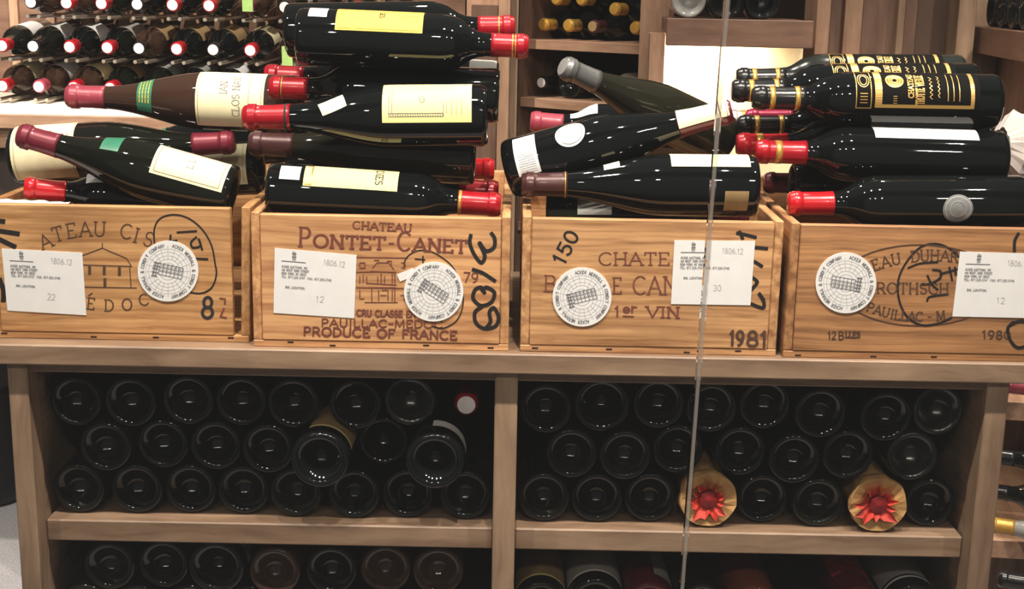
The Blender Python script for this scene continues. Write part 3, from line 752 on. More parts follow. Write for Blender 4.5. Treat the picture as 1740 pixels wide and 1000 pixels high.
T = text_px('12', q([(345, 792)])[0], q([(388, 792)])[0], 12.5, False)+text_px('B', q([(402, 793)])[0], q([(430, 793)])[0], 13, False)+text_px('LLES', q([(440, 782)])[0], q([(520, 784)])[0], 10)
print_px(c4, T, 2.2, 'print_dark', 'stencilled_count')
print_px(c4, text_px('1980', q([(1190, 788)])[0], q([(1345, 790)])[0], 13, False), 2.4, 'print_dark', 'stencilled_year')
mk = [smooth_line(q(l)) for l in ([(1060, 340), (1000, 290), (930, 270), (850, 290), (775, 370), (730, 470), (735, 580), (780, 670), (860, 715), (950, 705), (1020, 675)], )]
print_px(c4, mk, 3.4, 'marker_black', 'marker_circle')
mk = [smooth_line(q(l)) for l in ([(785, 402), (850, 378), (945, 370)], [(855, 492), (905, 488), (960, 460)], [(890, 445), (912, 490), (945, 520)], [(920, 412), (960, 420), (962, 450), (930, 480)], [(960, 435), (1050, 410)], [(1010, 400), (1025, 470)], [(1040, 400), (1045, 440)], [(888, 582), (905, 560), (1000, 546)])]
print_px(c4, mk, 3.4, 'marker_black', 'marker_scrawl')
mk = [smooth_line(q(l)) for l in ([(1388, 215), (1368, 255), (1366, 310)], [(1360, 700), (1330, 735), (1345, 800), (1385, 838), (1440, 820), (1470, 760), (1440, 705), (1390, 695), (1345, 715)])]
print_px(c4, mk, 5.2, 'marker_black', 'marker_numerals')
lot_label(c4, [(1631, 427), (1770, 431), (1757, 540), (1618, 537)], 4, '12')
seal(c4, 1437, 480, 51.5, 190)

# ------------------------------------------------------------------ bottles piled in the crates
SETTLED = [(0.0000, 0.0000), (0.0000, 0.0000), (0.0000, 0.0140), (0.0000, 0.0000), (0.0000, 0.0000), (0.0075, 0.0000), (0.0000, 0.0000), (0.0000, 0.0000), (0.0030, 0.0000), (0.0105, 0.0000), (0.0000, 0.0000), (0.0060, 0.0000), (0.0000, 0.0000), (0.0255, 0.0000), (0.0240, 0.0080), (0.0015, 0.0000), (0.0000, 0.0000), (0.0000, 0.0000), (0.0135, 0.0000), (0.0000, 0.0000), (0.0405, 0.0000), (0.0345, 0.0000), (0.0390, 0.0000), (0.0255, 0.0000), (0.0210, 0.0000), (0.0150, 0.0000), (0.0060, 0.0000), (0.0000, 0.0000), (0.0048, 0.0060), (0.0240, 0.0000), (0.0045, 0.0000)]       # how far each piled bottle settled: (deeper, higher) in metres
piled = []
def lying(b, t, Y, kind, glass, cap, label, labels=(), bands=(), Yt=None):
    dy, dz = SETTLED[len(piled)] if len(piled) < len(SETTLED) else (0, 0)
    piled.append(label); up = Vector((0, 0, dz))
    return bottle(at(b[0], b[1], Y+dy)+up, at(t[0], t[1], (Y if Yt is None else Yt)+dy)+up, kind, glass, cap, bands, labels, label, 'bottles piled in the crates')
def framed(w_, h_, mat='ink_grey', wd=.0006): return dict(lines=rect_lines(w_, h_), width=wd, mat=mat)
# crate 1
lying((512, 178), (115, 163), .20, 'burgundy', 'brown_glass', ('pink_foil', .050), 'brown tinted bottle with pink foil and green shoulder band, atop the château crate',
      [dict(z=.085, phi=70, w=.086, h=.10, mat='cream_paper', name='front_label', prints=[dict(lines=text_on('IAN', .008, .010, .009, True, -1)+text_on('CLOS NAV', -.008, 0, .009, True, -1), width=.0008, mat='ink_grey'), dict(lines=col_lines(-.045, .045, (-.040, .040, -.024)), width=.0006, mat='ink_tan')]),
       dict(z=.196, phi=60, w=.020, h=.060, mat='green_paper', name='shoulder_label', prints=[dict(lines=[[(-.006+.004*i, -.016+.006*j), (-.006+.004*i, -.012+.006*j)] for i in range(4) for j in range(6)], width=.0012, mat='yellow_paper')])])
lying((396, 331), (33, 229), .075, 'burgundy', 'green_glass', ('plum_foil', .056), 'burgundy bottle slanting across the front of the château crate, white label facing up', 
      [dict(z=.060, phi=44, w=.100, h=.052, mat='cream_paper', name='front_label', prints=[dict(lines=rect_lines(.090, .044), width=.0008, mat='ink_tan'), dict(lines=text_on('L L', 0, .002, .008, True, -1), width=.0008, mat='ink_grey')]),
       dict(z=.172, phi=20, w=.026, h=.040, mat='green_paper', name='shoulder_label')], Yt=.072)
lying((28, 282), (398, 258), .178, 'burgundy', 'green_glass', ('plum_foil', .055), 'bottle with a cream label at its base and plum foil, under the slanting one', 
      [dict(z=.050, phi=70, w=.085, h=.10, mat='cream_paper', name='front_label', prints=[dict(lines=text_on('NOT', .006, .012, .010, True, 1)+col_lines(.008, .020, (.028, .034)), width=.0009, mat='ink_grey'), dict(lines=col_lines(-.045, .045, (-.038, .040)), width=.0006, mat='ink_tan')])])
lying((530, 226), (140, 262), .335, 'burgundy', 'black_glass', ('white_foil', .05), 'dark bottle with a green shoulder band, lying rearmost in the château crate',
      [dict(z=.200, phi=30, w=.030, h=.040, mat='green_paper', name='shoulder_label', prints=[dict(lines=[[(-.006+.004*i, -.016+.006*j), (-.006+.004*i, -.012+.006*j)] for i in range(4) for j in range(6)], width=.0012, mat='yellow_paper')])])
lying((444, 284), (112, 298), .255, 'burgundy', 'green_glass', ('plum_foil', .05), 'bottle with a cream label beside the plum foil tip, deep in the château crate',
      [dict(z=.05, phi=70, w=.07, h=.07, mat='cream_paper', name='front_label', prints=[dict(lines=col_lines(-.03, .03, (-.03, .0, .03)), width=.0006, mat='ink_tan')])])
lying((392, 358), (42, 318), .150, 'bordeaux', 'black_glass', ('bright_red_foil', .058), 'bottle with bright red foil lying low inside the château crate', Yt=.075, labels=[dict(z=.20, phi=25, w=.03, h=.03, mat='white_paper', name='neck_label_or_glint')])
# crate 2
lying((507, 62), (897, 79), .10, 'bordeaux', 'black_glass', ('red_foil', .048), 'black bottle with a yellow label and red foil, highest of the PRODUCE OF FRANCE pile',
      [dict(z=.108, phi=36, w=.112, h=.046, mat='yellow_paper', name='front_label', prints=[dict(lines=text_on('SES', .003, .004, .006, True, 1), width=.0009, mat='ink_black'), dict(lines=[smooth_line([(.020+.005*i, .008-.003*(i%2)), (.022+.005*i, .002), (.024+.005*i, .006), (.023+.005*i, -.004)], 3) for i in range(6)], width=.0006, mat='ink_tan'), dict(lines=rect_lines(.106, .040), width=.0004, mat='ink_tan')]),
       dict(z=.028, phi=20, w=.024, h=.030, mat='white_paper', name='small_label')], [(.279, .281), (.283, .2845)])
lying((488, 52), (874, 46), .185, 'bordeaux', 'black_glass', ('red_foil', .048), 'black bottle with red foil right behind the yellow labelled top bottle', (), [(.279, .281)])
lying((848, 163), (460, 149), .130, 'bordeaux', 'black_glass', ('red_foil', .050), 'black bottle with wide gold banded red foil, under the yellow labelled top bottle', (), [(.283, .285)])
lying((846, 148), (452, 128), .235, 'bordeaux', 'green_glass', ('red_foil', .050), 'dark bottle with a grey green label, behind the gold banded one', [dict(z=.02, phi=5, w=.035, h=.05, mat='grey_paper', name='small_label')])
lying((828, 196), (415, 199), .058, 'burgundy', 'black_glass', ('red_foil', .058), 'black bottle with a cream bordered label and a tilted neck tag, crimson foil',
      [dict(z=.072, phi=52, w=.108, h=.064, mat='pale_yellow_paper', name='front_label', prints=[dict(lines=[[(-.020, -.024), (.046, -.024)], [(-.020, -.020), (.046, -.020)], [(.046, -.024), (.046, .01)], [(.042, -.020), (.042, .01)], [(-.020, -.024), (-.020, -.006)], [(-.024, -.020), (-.024, -.006)]]+[[(-.020+.003*i, -.024), (-.0185+.003*i, -.020)] for i in range(22)], width=.0007, mat='ink_grey'), dict(lines=text_on('G', .006, -.002, .008, False, -1), width=.0008, mat='ink_grey'), dict(lines=col_lines(-.022, .0, (-.030, -.036, -.042)), width=.0006, mat='ink_tan')]),
       dict(z=.188, phi=52, w=.032, h=.020, rot=-20, mat='cream_paper', name='neck_label_or_glint')], [(.246, .249, 'ink_black')])
lying((808, 264), (425, 243), .115, 'burgundy', 'olive_glass', ('brown_foil', .058), 'olive bottle with brown foil and gold square, second layer of the PRODUCE OF FRANCE crate',
      [dict(z=.066, phi=42, w=.10, h=.03, mat='tan_paper', name='front_label'), dict(z=.256, phi=50, w=.012, h=.013, mat='gold_foil', name='gold_square')])
lying((458, 323), (850, 348), .056, 'bordeaux', 'black_glass', ('red_foil', .055), 'black bottle with a long yellow label, front of the PRODUCE OF FRANCE crate',
      [dict(z=.108, phi=40, w=.120, h=.036, mat='pale_yellow_paper', name='front_label', prints=[dict(lines=text_on('DIES', .036, .002, .009, True, 1), width=.0013, mat='ink_black'), dict(lines=[[(-.058, -.016), (-.050, -.016), (-.050, .016), (-.058, .016)]], width=.002, mat='ink_gold')]),
       dict(z=.030, phi=38, w=.026, h=.024, mat='white_paper', name='small_label')], [(.2455, .250)])
lying((488, 302), (846, 326), .153, 'bordeaux', 'black_glass', ('red_foil', .055), 'black bottle with a barcode sticker, behind the long yellow label', [dict(z=.030, phi=20, w=.024, h=.022, mat='grey_paper', name='barcode_label', prints=[dict(lines=col_lines(-.008, .008, [-.009+.002*i for i in range(10)]), width=.0008, mat='ink_black')])])
lying((494, 283), (839, 297), .225, 'bordeaux', 'black_glass', ('bright_red_foil', .055), 'black bottle with bright red foil, rearmost of the barcode row')
# crate 3
lying((1228, 238), (957, 113), .30, 'burgundy', 'olive_glass', ('grey_foil', .058, 'silver_foil'), 'bottle with matt grey foil tilted upward at the back of the 1981 crate', Yt=.19)
lying((864, 288), (1243, 188), .125, 'burgundy', 'black_glass', ('maroon_foil', .070), 'black bottle with a round silver sticker, slanting over the 1981 crate',
      [dict(z=.095, phi=46, w=.040, h=.04, disc=True, mat='silver_sticker', name='round_sticker', prints=[dict(lines=[arc(0, 0, .016, .016, 0, 360, 24)], width=.0006, mat='ink_grey')]),
       dict(z=.033, phi=62, w=.030, h=.060, mat='white_paper', name='back_label', prints=[dict(lines=row_lines(-.011, .011, [-.026+.003*i for i in range(10)]), width=.0006, mat='ink_faint')]),
       dict(z=.264, phi=8, w=.066, h=.050, off=.0014, mat='cream_paper', name='neck_label_or_glint')], Yt=.085)  # last patch: cream colour painted as the bright highlight on the maroon capsule
lying((1284, 316), (887, 313), .055, 'burgundy', 'black_glass', ('brown_foil', .058), 'black bottle with brown maroon foil along the front of the 1981 crate',
      [dict(z=.062, phi=10, w=.100, h=.050, mat='cream_paper', name='front_label'), dict(z=.030, phi=112, w=.030, h=.03, mat='tan_paper', name='back_label'), dict(z=.186, phi=14, w=.02, h=.02, mat='cream_paper', name='shoulder_label')], [(.244, .2455)])
lying((1228, 236), (902, 206), .36, 'bordeaux', 'black_glass', ('pink_foil', .05), 'bottle with pink red foil peeping out at the back of the 1981 crate', [dict(z=.22, phi=20, w=.04, h=.025, mat='white_paper', name='neck_label_or_glint')])
lying((928, 364), (1270, 366), .137, 'bordeaux', 'green_glass', ('maroon_foil', .05), 'dark bottle low inside the 1981 crate', [dict(z=.07, phi=50, w=.05, h=.04, mat='grey_paper', name='front_label')])
# crate 4
goldcap = ('black_foil', .064)
def trotte(pr): 
    return [dict(z=.096, phi=58, w=.130, h=.060, mat='label_black', name='front_label', prints=[dict(lines=[[(-.056, -.026), (.060, -.026)], [(-.056, .028), (-.056, -.026)], [(.056, .028), (.056, -.026)], [(.060, .028), (.060, -.026)]], width=.0046, mat='ink_gold'),
              dict(lines=text_on('CHATEAU', .019, .004, .006, True, -1)+text_on('TROTTE VIEILLE', .008, -.001, .010, True, -1, .044), width=.0013, mat='ink_gold'),
              dict(lines=[smooth_line([(-.007+.003*(i%2), -.016+.003*i) for i in range(12)], 3), smooth_line([(-.016+.002*(i%2), -.014+.003*i) for i in range(12)], 3)]+[[(.036, -.022+.003*i), (.040, -.022+.003*i)] for i in range(4)], width=.0009, mat='ink_gold'),
              dict(lines=col_lines(-.018, .024, (-.026, -.033, -.040)), width=.0010, mat='ink_gold'),
              dict(lines=[arc(.038, .010, .010, .010, 0, 360, 20), arc(.038, .010, .007, .007, 0, 360, 16), arc(.038, .010, .004, .004, 0, 360, 12)], width=.0024, mat='ink_gold')]),
            dict(z=.172, phi=58, w=.020, h=.060, mat='label_black', name='shoulder_label', prints=[dict(lines=rect_lines(.018, .058)+[arc(0, .010, .007, .011, 0, 360, 20), arc(0, .010, .0045, .008, 0, 360, 16)]+row_lines(-.004, .004, (-.010, -.014, -.018, -.022)), width=.0011, mat='ink_gold')])]
gb = [(.2745, .281), (.244, .250)]
lying((1692, 173), (1280, 166), .088, 'bordeaux', 'black_glass', goldcap, 'black bottle with a full gold printed black label, front of the top row', trotte(1), gb)
lying((1655, 152), (1245, 154), .168, 'bordeaux', 'black_glass', goldcap, 'black bottle with gold banded neck, middle of the top row', trotte(1), gb)
lying((1632, 136), (1252, 134), .252, 'bordeaux', 'dusty_glass', goldcap, 'dusty black bottle with gold print, rear of the top row', trotte(1), gb)
lying((1702, 269), (1285, 257), .085, 'bordeaux', 'black_glass', ('red_foil', .060), 'black bottle with a blank white label on top and red gold banded foil', [dict(z=.100, phi=14, w=.125, h=.042, mat='white_paper', name='front_label')], [(.270, .278)])
lying((1672, 250), (1253, 245), .164, 'bordeaux', 'black_glass', ('red_foil', .060), 'bottle with red foil just behind the blank white labelled one', (), [(.270, .278)])
lying((1655, 218), (1255, 214), .242, 'bordeaux', 'black_glass', goldcap, 'black bottle with two gold foil bands below the top row', (), gb)
lying((1652, 205), (1268, 203), .325, 'bordeaux', 'black_glass', ('magenta_foil', .06), 'bottle with magenta foil far back in the oval stamped crate')
lying((1628, 203), (1232, 204), .405, 'bordeaux', 'black_glass', ('silver_foil', .06), 'bottle with silver foil, rearmost in the oval stamped crate', (), [(.2745, .280)])
lying((1736, 353), (1340, 353), .053, 'bordeaux', 'black_glass', ('bright_red_foil', .056), 'black bottle with a round clear sticker along the front of the oval stamped crate', [dict(z=.094, phi=92, w=.038, h=.038, disc=True, mat='clear_sticker', name='round_sticker', prints=[dict(lines=[arc(0, 0, .016, .016, 0, 360, 24), arc(0, 0, .010, .010, 0, 360, 20)], width=.0008, mat='silver_sticker')])])
lying((1345, 315), (1660, 320), .195, 'bordeaux', 'green_glass', ('red_foil', .05), 'dark bottle lying base toward the 1981 crate inside the oval stamped crate')
lying((1632, 316), (1300, 310), .285, 'bordeaux', 'black_glass', ('maroon_foil', .06), 'bottle with maroon foil deep in the oval stamped crate')
p0 = at(-12, 344, .034); p1 = at(112, 346, .034); pp = tag(empty('packing_paper', (p0+p1)/2), 'white packing paper showing over the edge inside the château crate', 'paper')
vs = []; fs = []; rnd = random.Random(9); n = 14
for i in range(n+1):
    for j in range(5):
        vs.append(((i/n-.5)*(p1.x-p0.x), j*.009, (.004-.004*abs(j-1.5)*.8)+rnd.uniform(-.0012, .0012)-i*.0002))
for i in range(n):
    for j in range(4): a = i*5+j; fs.append((a, a+5, a+6, a+1))
MB().add(vs, fs).build('paper_sheet', 'white_paper', pp, smooth=True)
# ------------------------------------------------------------------ wrapped bottle and dark bottle beside crate 4
def tissue():
    p = at(1752, 246, .25); root = tag(empty('tissue_wrapped_bottle', p-Vector((.045, 0, .0))), 'bottle wrapped in crumpled white printed tissue paper behind the oval stamped crate', 'bottle')
    rnd = random.Random(5); seg = 30; n = 16; vs = []; fs = []
    for k in range(n+1):
        z = .26*k/n; r = .046 if z < .17 else .046-(z-.17)*.32
        for i in range(seg):
            t = 2*math.pi*i/seg; rr = r+rnd.uniform(-.003, .003)+.003*math.sin(5*t+k*.8)
            if k in (0, n): rr *= .5
            vs.append((z, rr*math.cos(t), rr*math.sin(t)))
    for k in range(n):
        for i in range(seg):
            j = (i+1) % seg; fs.append((k*seg+i, k*seg+j, (k+1)*seg+j, (k+1)*seg+i))
    o = MB().add(vs, fs).build('tissue_wrapper', 'tissue_paper', root)
    mb = MB()
    for i in range(16):
        z = rnd.uniform(.005, .10); t = rnd.uniform(-2.6, -.6); r = .0505
        f = lambda a, b, e_=0, z=z, t=t, r=r: (z+a, r*math.sin(-(t+b/r))*-1*1.0 if False else r*math.cos(t+b/r+math.pi*.5+math.pi*.5), -r*math.sin(t+b/r) if False else r*math.sin(-(t+b/r)))
        strokes(mb, [[(rnd.uniform(-.004, .004), rnd.uniform(-.004, .004)) for _ in range(4)]], .0012, f)
    mb.build('tissue_print', 'pink_foil', root)
    root.rotation_euler = (0, math.radians(4), math.radians(14))
tissue()

# ================================================================== BACKGROUND
def at_z(px, py, z):
    d = _f + _r*((px-870)/F) + _u*((500-py)/F)
    return CAM + d*((z-CAM.z)/d.z)
# ------------------------------------------------------------------ peg rack on the back wall
YW = 1.78
xa, xb = at(-60, 60, YW).x, at(790, 60, YW).x
zc = at(100, 158, YW).z                      # counter top height
pr = tag(empty('peg_rack', ((xa+xb)/2, YW, zc)), 'wooden wall rack with metal pegs holding bottles neck out', 'rack')
def prp(name, lo, hi, mat, ch=.001): return box_part(name, (lo[0]-pr.location.x, lo[1]-YW, lo[2]-zc), (hi[0]-pr.location.x, hi[1]-YW, hi[2]-zc), mat, pr, ch)
prp('back_board', (xa, YW, zc+.001), (xb, YW+.02, 2.0), 'brown_wood_x', 0)
rows = [[(113, 10, 'r'), (172, 3, 'r'), (52, 2, 'd'), (233, 8, 'd'), (293, 10, 'r'), (355, 10, 'r'), (421, 10, 'g'), (484, 14, 'd'), (545, 14, 'd'), (606, 14, 'r'), (670, 12, 'r')],
        [(3, 76, 'r'), (56, 78, 'd'), (118, 79, 'r'), (182, 80, 'r'), (236, 84, 'd'), (300, 82, 'r'), (362, 86, 'd'), (425, 84, 'r'), (488, 90, 'g'), (550, 88, 'r')],
        [(4, 150, 'r'), (66, 151, 'w'), (125, 146, 'r'), (187, 148, 'r'), (250, 150, 'd'), (312, 151, 'r'), (375, 152, 'd'), (437, 153, 'r')]]
YC = 1.455
peg_me = None
slat_x = [at(28+61.5*i, 60, YW).x for i in range(-1, 12)]
for x in slat_x: prp('slat', (x-.011, YW-.012, zc+.002), (x+.011, YW, 1.99), 'pale_wood_z')
rnd = random.Random(11)
crescents = {(1, 0), (1, 1), (1, 2), (1, 7), (2, 0), (2, 1), (2, 2), (0, 7)}
for ri, row in enumerate(rows):
    zrow = sum(at(px, py, YC).z for px, py, k in row)/len(row)
    for ci, (px, py, k) in enumerate(row):
        x = at(px, py, YC).x
        tip = Vector((x, YC, zrow)); base = Vector((x, YC+.2812, zrow+.0205))
        capm = {'r': 'red_foil', 'd': 'black_foil', 'g': 'maroon_foil', 'w': 'pink_foil'}[k]
        disc = 'maroon_foil' if k == 'g' else 'white_foil'
        nm = {'r': 'dark bottle with red foil and white tip held neck out by metal pegs', 'd': 'dark bottle with black foil and white tip held neck out by metal pegs', 'w': 'dark bottle with pink foil held neck out by metal pegs', 'g': 'dark bottle with a lime green neck tag on the peg rack'}[k]
        lv = ['middle' if ri == 1 else 'upper' if ri == 0 else 'lowest'][0]
        labs = []
        if (ri, ci) in crescents or rnd.random() < .25: labs = [dict(z=.125, phi=-25, w=.10, h=.085, mat=rnd.choice(['cream_paper', 'white_paper', 'white_paper']), name='front_label')]
        else: labs = [dict(z=.115, phi=-5, w=.12, h=.10, mat=rnd.choice(['tan_paper', 'tan_paper', 'grey_paper']), name='front_label')]
        b = bottle(base, tip, 'bordeaux', rnd.choice(['black_glass', 'green_glass', 'black_glass', 'brown_glass']) if ri < 2 else rnd.choice(['brown_glass', 'green_glass', 'black_glass']), (capm, .045, disc), labels=labs, label=nm+', %s row' % lv, group='bottles on the %s row of the peg rack' % lv)
        if k == 'g':
            mb = MB(); mb.box((-.013, -.0008, -.055), (.013, .0008, .012), 0)
            t_ = mb.build('neck_tag', 'lime_paper', b); t_.location = (0, 0, .3018); t_.rotation_euler = (math.radians(90 if ri else -90), 0, math.radians(90))
        for sx in (-1, 1):
            def mk(): return MB().lathe([(0, 0), (.0045, 0), (.0045, .315), (0, .315)], 10).mesh('peg', 'peg_metal', False)
            p_ = link('peg', cached('peg', mk), pr)
            p_.location = (x+sx*.0130-pr.location.x, -.315, zrow-.0320-zc); p_.rotation_euler = (math.radians(-90), 0, 0)
# pale display counter below the pegs
yfc = at_z(100, 196, zc).y
ct = tag(empty('display_counter', ((xa+xb)/2, yfc, 0)), 'brightly lit pale counter with wooden front below the peg rack', 'counter')
def ctp(name, lo, hi, mat, ch=.001): return box_part(name, (lo[0]-ct.location.x, lo[1]-yfc, lo[2]), (hi[0]-ct.location.x, hi[1]-yfc, hi[2]), mat, ct, ch)
xc1 = at(205, 200, yfc).x
ctp('counter_top', (xa, yfc+.02, zc-.03), (xb, YW+.35, zc-.0005), 'white_counter')
ctp('front_edge', (xa, yfc, zc-.03), (xb, yfc+.0195, zc-.0005), 'pale_wood_x')
ctp('apron', (xa, yfc+.02, zc-.075), (xb, yfc+.04, zc-.0305), 'pale_wood_x')
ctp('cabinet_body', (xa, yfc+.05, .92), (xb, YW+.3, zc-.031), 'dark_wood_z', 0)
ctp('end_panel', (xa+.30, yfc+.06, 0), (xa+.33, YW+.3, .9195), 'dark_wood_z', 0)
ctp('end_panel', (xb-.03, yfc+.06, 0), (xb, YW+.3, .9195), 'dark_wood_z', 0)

# ------------------------------------------------------------------ pier beside the peg rack
def pxbox(name, x0, x1, ytop, z0, Y, dep, mat, parent, org, ch=.001):
    xl, xr = at(x0, 100, Y).x, at(x1, 100, Y).x
    zt = 2.2 if ytop is None else at((x0+x1)/2, ytop, Y).z
    return box_part(name, (xl-org[0], Y-org[1], z0-org[2]), (xr-org[0], Y+dep-org[1], zt-org[2]), mat, parent, ch)
YP = 1.42
po = at(830, 300, YP); po.z = 0
pier = tag(empty('wooden_pier', po), 'tall reddish brown wooden pier with a stepped edge behind the piled bottles', 'pier')
pxbox('pier_panel', 792, 846, None, 0, YP+.03, .3, 'pale_wood_z', pier, po)
pxbox('edge_post', 846, 866, None, 0, YP, .33, 'pale_wood_z', pier, po)
pxbox('inner_post', 866, 880, None, 0, YP+.02, .31, 'rack_wood_z', pier, po)
pxbox('cross_rail', 800, 845, 8, 0, YP+.018, .0118, 'brown_wood_z', pier, po)

# ------------------------------------------------------------------ angled open shelving behind crate 3
A0, A1 = at(884, 160, 1.52), at(1084, 160, 1.33)
e = Vector((A1.x-A0.x, A1.y-A0.y, 0)); LA = e.length; e.normalize()
nin = Vector((-e.y, e.x, 0))                       # away from the viewer
if nin.y < 0: nin = -nin
ang = math.atan2(e.y, e.x)
sa = tag(empty('angled_shelving', (A0.x, A0.y, 0)), 'open wooden shelving set at an angle, bins of bottles with yellow foil', 'shelving'); sa.rotation_euler = (0, 0, ang)
def sap(name, lo, hi, mat, ch=.001): return box_part(name, lo, hi, mat, sa, ch)
zA = at((896+1080)/2, 71, 1.42).z; zB = at(967, 171, 1.44).z
for z in (zA, zB, zB-.30, zA+.22): sap('shelf_board', (0, 0, z-.022), (LA, .34, z), 'pale_wood_x')
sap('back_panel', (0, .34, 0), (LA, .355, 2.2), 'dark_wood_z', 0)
sap('side_panel', (-.014, .01, 0), (-.0005, .355, 2.2), 'brown_wood_z', 0)
sap('end_post', (LA+.0005, -.005, 0), (LA+.072, .02, 2.2), 'pale_wood_z')
def in_shelf(px, py, z=None):
    """point on the front plane of the angled shelving"""
    d = _f + _r*((px-870)/F) + _u*((500-py)/F)
    t = ((Vector((A0.x, A0.y, 0))-CAM).dot(nin))/d.dot(nin)
    return CAM+d*t
def bin_fill(items, zlo, zhi):
    """settle bottles (scale .9) side by side in one bin; items: px, py, neck out?, cap, glass, label, group"""
    A = Vector((A0.x, A0.y, 0)); P = []
    for it in items:
        p = in_shelf(it[0], it[1]); P.append(((p-A).dot(e), p.z, .0340))
    for (u_, z, r), it in zip(settle(P, .002, LA-.002, zlo+.0004, zhi-.002), items):
        p = A+e*u_; p.z = z; a, b = p+nin*.035, p+nin*.305
        if not it[2]: a, b = p+nin*.05, p+nin*.32
        bottle(*((b, a) if it[2] else (a, b)), 'bordeaux', it[4], it[3], label=it[5], group=it[6])
YB = ('dark bottle with yellow foil pointing out of the upper angled bin', 'yellow foiled bottles in the upper angled bin')
bin_fill([(px, py, True, (c, .05, 'tan_paper' if c == 'brown_foil' else 'yellow_foil'), 'black_glass', *(YB if c != 'brown_foil' else ('dark bottle with brown foil pointing out of the upper angled bin', None)))
          for px, py, c in ((923, 0, 'yellow_foil'), (968, 0, 'yellow_foil'), (1030, 2, 'yellow_foil'), (915, 42, 'yellow_foil'), (960, 45, 'gold_foil'), (1008, 50, 'brown_foil'), (1055, 52, 'yellow_foil'))], zA, zA+.198)
WB = ('dark bottle with a white tip pointing out of the lower angled bin', 'white tipped bottles in the lower angled bin')
bin_fill([(900, 136, True, ('black_foil', .05, 'white_foil'), 'black_glass', *WB), (938, 136, False, ('black_foil', .05), 'black_glass', 'black bottle lying base out in the lower angled bin', None),
          (972, 146, True, ('black_foil', .05, 'white_foil'), 'black_glass', *WB), (1045, 142, False, ('black_foil', .05), 'clear_glass', 'clear patterned bottle lying base out in the lower angled bin', None)], zB, zA-.022)

# ------------------------------------------------------------------ niche with a thick shelf, lit cream wall behind
B0, B1 = at(1132, 60, .95), at(1382, 60, .93)
eb = Vector((B1.x-B0.x, B1.y-B0.y, 0)); LBn = eb.length
sb = tag(empty('niche_shelf', (B0.x, B0.y, 0)), 'thick walnut shelf bridging a lit cream niche', 'shelf'); sb.rotation_euler = (0, 0, math.atan2(eb.y, eb.x))
zN1 = at(1256, 33, .94).z; zN0 = at(1256, 80, .94).z
box_part('shelf_front', (0, 0, zN0), (LBn, .022, zN1), 'brown_wood_x', sb)
box_part('shelf_board', (0, .0225, zN1-.03), (LBn, .29, zN1-.002), 'brown_wood_x', sb)
box_part('niche_back', (-.03, .12, 0), (LBn-.001, .135, zN1-.032), 'cream_wall', sb, 0)
box_part('niche_side', (-.03, .03, 0), (-.0005, .1195, zN1-.032), 'pale_wood_z', sb, 0)
niche_rot = sb.rotation_euler.to_matrix()
for i, (u_, zz, g) in enumerate(((.042, .042, 'clear_glass'), (.113, .039, 'black_glass'), (.184, .039, 'black_glass'), (.254, .039, 'green_glass'))):
    if u_ > LBn-.034: continue
    p = Vector((B0.x, B0.y, 0))+niche_rot@Vector((u_, .03, 0)); p.z = zN1+.0335
    dv = niche_rot@Vector((0, .27, 0))
    bottle(p, p+dv, 'bordeaux', g, ('white_foil', .05), label=['clear ribbed bottle at the end of the niche shelf', 'black bottle lying base out on the niche shelf'][g != 'clear_glass'], group=None if g == 'clear_glass' else 'bottles on the niche shelf')
nl = bpy.data.lights.new('niche_strip_light', 'AREA'); nl.shape = 'RECTANGLE'; nl.size = .16; nl.size_y = .02; nl.energy = 3.0; nl.color = (1, .88, .66)
no = bpy.data.objects.new('niche_strip_light', nl); COL.objects.link(no)
p = Vector((B0.x, B0.y, 0))+niche_rot@Vector((.09, .07, 0)); p.z = zN1-.033; no.location = p

# ------------------------------------------------------------------ panelled wall right of the niche
wo = at(1500, 300, 1.12); wo.z = 0
wp = tag(empty('panelled_partition', wo), 'tall partition of brown and grey vertical boards behind the gold labelled bottles', 'partition')
for x0, x1, dy, m in ((1383, 1406, 0, 'pale_wood_z'), (1406, 1430, .05, 'brown_wood_z'), (1430, 1460, .03, 'pale_wood_z'), (1460, 1520, .05, 'brown_wood_z'), (1520, 1532, .02, 'rack_wood_z'), (1532, 1552, .04, 'brown_wood_z'), (1552, 1622, .08, 'wall_brown'), (1622, 1652, .0, 'rack_wood_z')):
    pxbox('board', x0, x1, None, 0, 1.08+dy, .12, m, wp, wo)

# ------------------------------------------------------------------ side shelving on the right
G0, G1 = at(1650, 70, 1.16), at(1775, 70, .62)
eg = Vector((G1.x-G0.x, G1.y-G0.y, 0)); LG = eg.length; eg.normalize()
ng = Vector((-eg.y, eg.x, 0)); ng = ng if ng.x > 0 else -ng
sg_ = tag(empty('side_shelving', (G0.x, G0.y, 0)), 'walnut shelving running along the right hand wall', 'shelving'); sg_.rotation_euler = (0, 0, math.atan2(eg.y, eg.x))
def on_side(px, py):
    d = _f + _r*((px-870)/F) + _u*((500-py)/F)
    t = ((Vector((G0.x, G0.y, 0))-CAM).dot(ng))/d.dot(ng)
    return CAM+d*t
yl = (sg_.rotation_euler.to_matrix().inverted()@ng).y
def sgp(name, x0, x1, d0, d1, z0, z1, mat, ch=.001):
    a, b = sorted((d0*yl, d1*yl)); return box_part(name, (x0, a, z0), (x1, b, z1), mat, sg_, ch)
zg1 = on_side(1695, 49).z; zg0 = on_side(1695, 97).z
sgp('shelf_front', 0, LG, 0, .022, zg0, zg1, 'brown_wood_x')
sgp('shelf_board', 0, LG, .0225, .30, zg1-.03, zg1-.002, 'brown_wood_x')
sgp('lower_panel', 0, LG, .05, .07, .96, zg0-.001, 'brown_wood_z', 0)
sgp('back_panel', 0, LG, .30, .315, 0, 2.2, 'dark_wood_z', 0)
sgp('post', -.02, .02, -.004, .3, 0, 2.2, 'rack_wood_z')
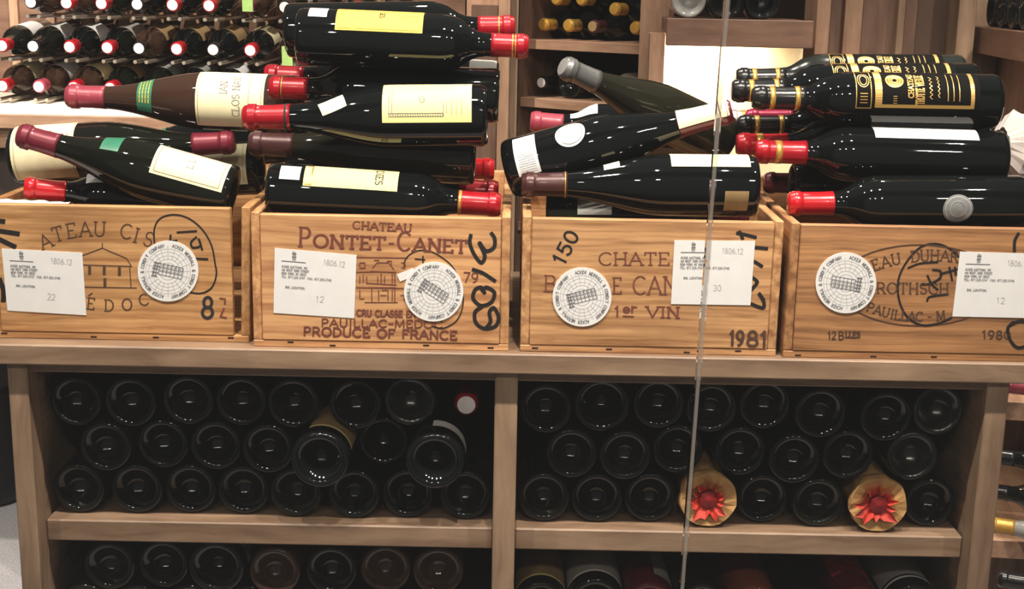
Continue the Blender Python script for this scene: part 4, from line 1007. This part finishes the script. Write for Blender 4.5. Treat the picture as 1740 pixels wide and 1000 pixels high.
for i in range(5):
    p = Vector((G0.x, G0.y, 0))+eg*(.09+.085*i)+ng*.012; p.z = zg1+.0360
    if i > int((LG-.1)/.085): break
    bottle(p, p+ng*.25, 'bordeaux', 'black_glass', ('black_foil', .05), label='black bottle lying base out on the side shelving', group='bottles on the side shelving', keep=True)
# low ledges with bottles poking out, seen past the display rack
for k, (pyl, px0) in enumerate(((684, 1712), (921, 1688))):
    z = on_side(px0, pyl).z
    sgp('ledge', 0, LG, -.005, .28, z-.035, z, 'pale_wood_x')
for px, py, cap, disc, lab, gl in ((1732, 654, 'pink_foil', 'pink_foil', 'bottle neck with pink foil on the topmost side ledge', 'black_glass'),
                          (1708, 774, 'black_foil', 'white_foil', 'bottle neck with black foil and white tip past the rack end', 'black_glass'),
                          (1698, 833, 'black_foil', 'black_foil', 'bottle neck with plain black foil past the rack end', 'black_glass'),
                          (1708, 891, 'yellow_foil', 'yellow_foil', 'clear bottle with yellow tip on the low side ledge', 'clear_glass'),
                          (1728, 984, 'black_foil', 'black_foil', 'black capped bottle neck under the low side ledge', 'black_glass'),
                          (1704, 1044, 'red_foil', 'red_foil', 'bottle neck with red foil lowest past the rack end', 'black_glass')):
    tp = on_side(px, py)-ng*.03
    bottle(tp+(ng*.9+eg*.25).normalized()*.27, tp, 'bordeaux', gl, (cap, .05, disc), label=lab)

# ------------------------------------------------------------------ black bin on the carpet
bz = at_z(-22, 842, 0.0); 
bn = tag(empty('waste_bin', bz), 'black plastic bin on the grey carpet beside the display rack', 'bin')
MB().lathe([(0, .002), (.10, .002), (.115, .012), (.125, .05), (.138, .33), (.142, .335), (.142, .345), (.134, .345), (.12, .05), (0, .03)], 32).build('bin_body', 'black_plastic', bn, smooth=True)
MB().lathe([(.143, .325), (.147, .33), (.147, .348), (.143, .352), (.135, .35)], 32).build('rim', 'black_plastic', bn, smooth=True)

# ------------------------------------------------------------------ glass front with its vertical joint
YG = -.62
j0, j1 = at(1237, 0, YG), at(1160, 1000, YG)
lean = (j0.x-j1.x)/(j0.z-j1.z)
def jx(z): return j1.x+lean*(z-j1.z)
for k, (xa_, xb_) in enumerate(((None, -.0022), (.0022, None))):
    mb = MB(); z0, z1 = .02, 2.4
    L0, L1 = (-1.6, -1.6) if xa_ is None else (jx(z0)+xa_, jx(z1)+xa_)
    R0, R1 = (1.6, 1.6) if xb_ is None else (jx(z0)+xb_, jx(z1)+xb_)
    v = [(L0, YG, z0), (R0, YG, z0), (R0, YG+.008, z0), (L0, YG+.008, z0), (L1, YG, z1), (R1, YG, z1), (R1, YG+.008, z1), (L1, YG+.008, z1)]
    v = [(a, b-YG, c) for a, b, c in v]
    mb.add(v, [(0, 3, 2, 1), (4, 5, 6, 7), (0, 1, 5, 4), (1, 2, 6, 5), (2, 3, 7, 6), (3, 0, 4, 7)])
    o = mb.build('window_%d' % (k+1), 'pane_glass', None, (0, YG, 0)); tag(o, kind='structure')
mb = MB(); v = []
for z in (.02, 2.4):
    for dx, dy in ((-.0014, .001), (.0014, .001), (.0014, .007), (-.0014, .007)): v.append((jx(z)+dx, dy, z))
mb.add(v, [(0, 3, 2, 1), (4, 5, 6, 7), (0, 1, 5, 4), (1, 2, 6, 5), (2, 3, 7, 6), (3, 0, 4, 7)])
tag(mb.build('trim_1', 'joint_silicone', None, (0, YG, 0)), kind='structure')
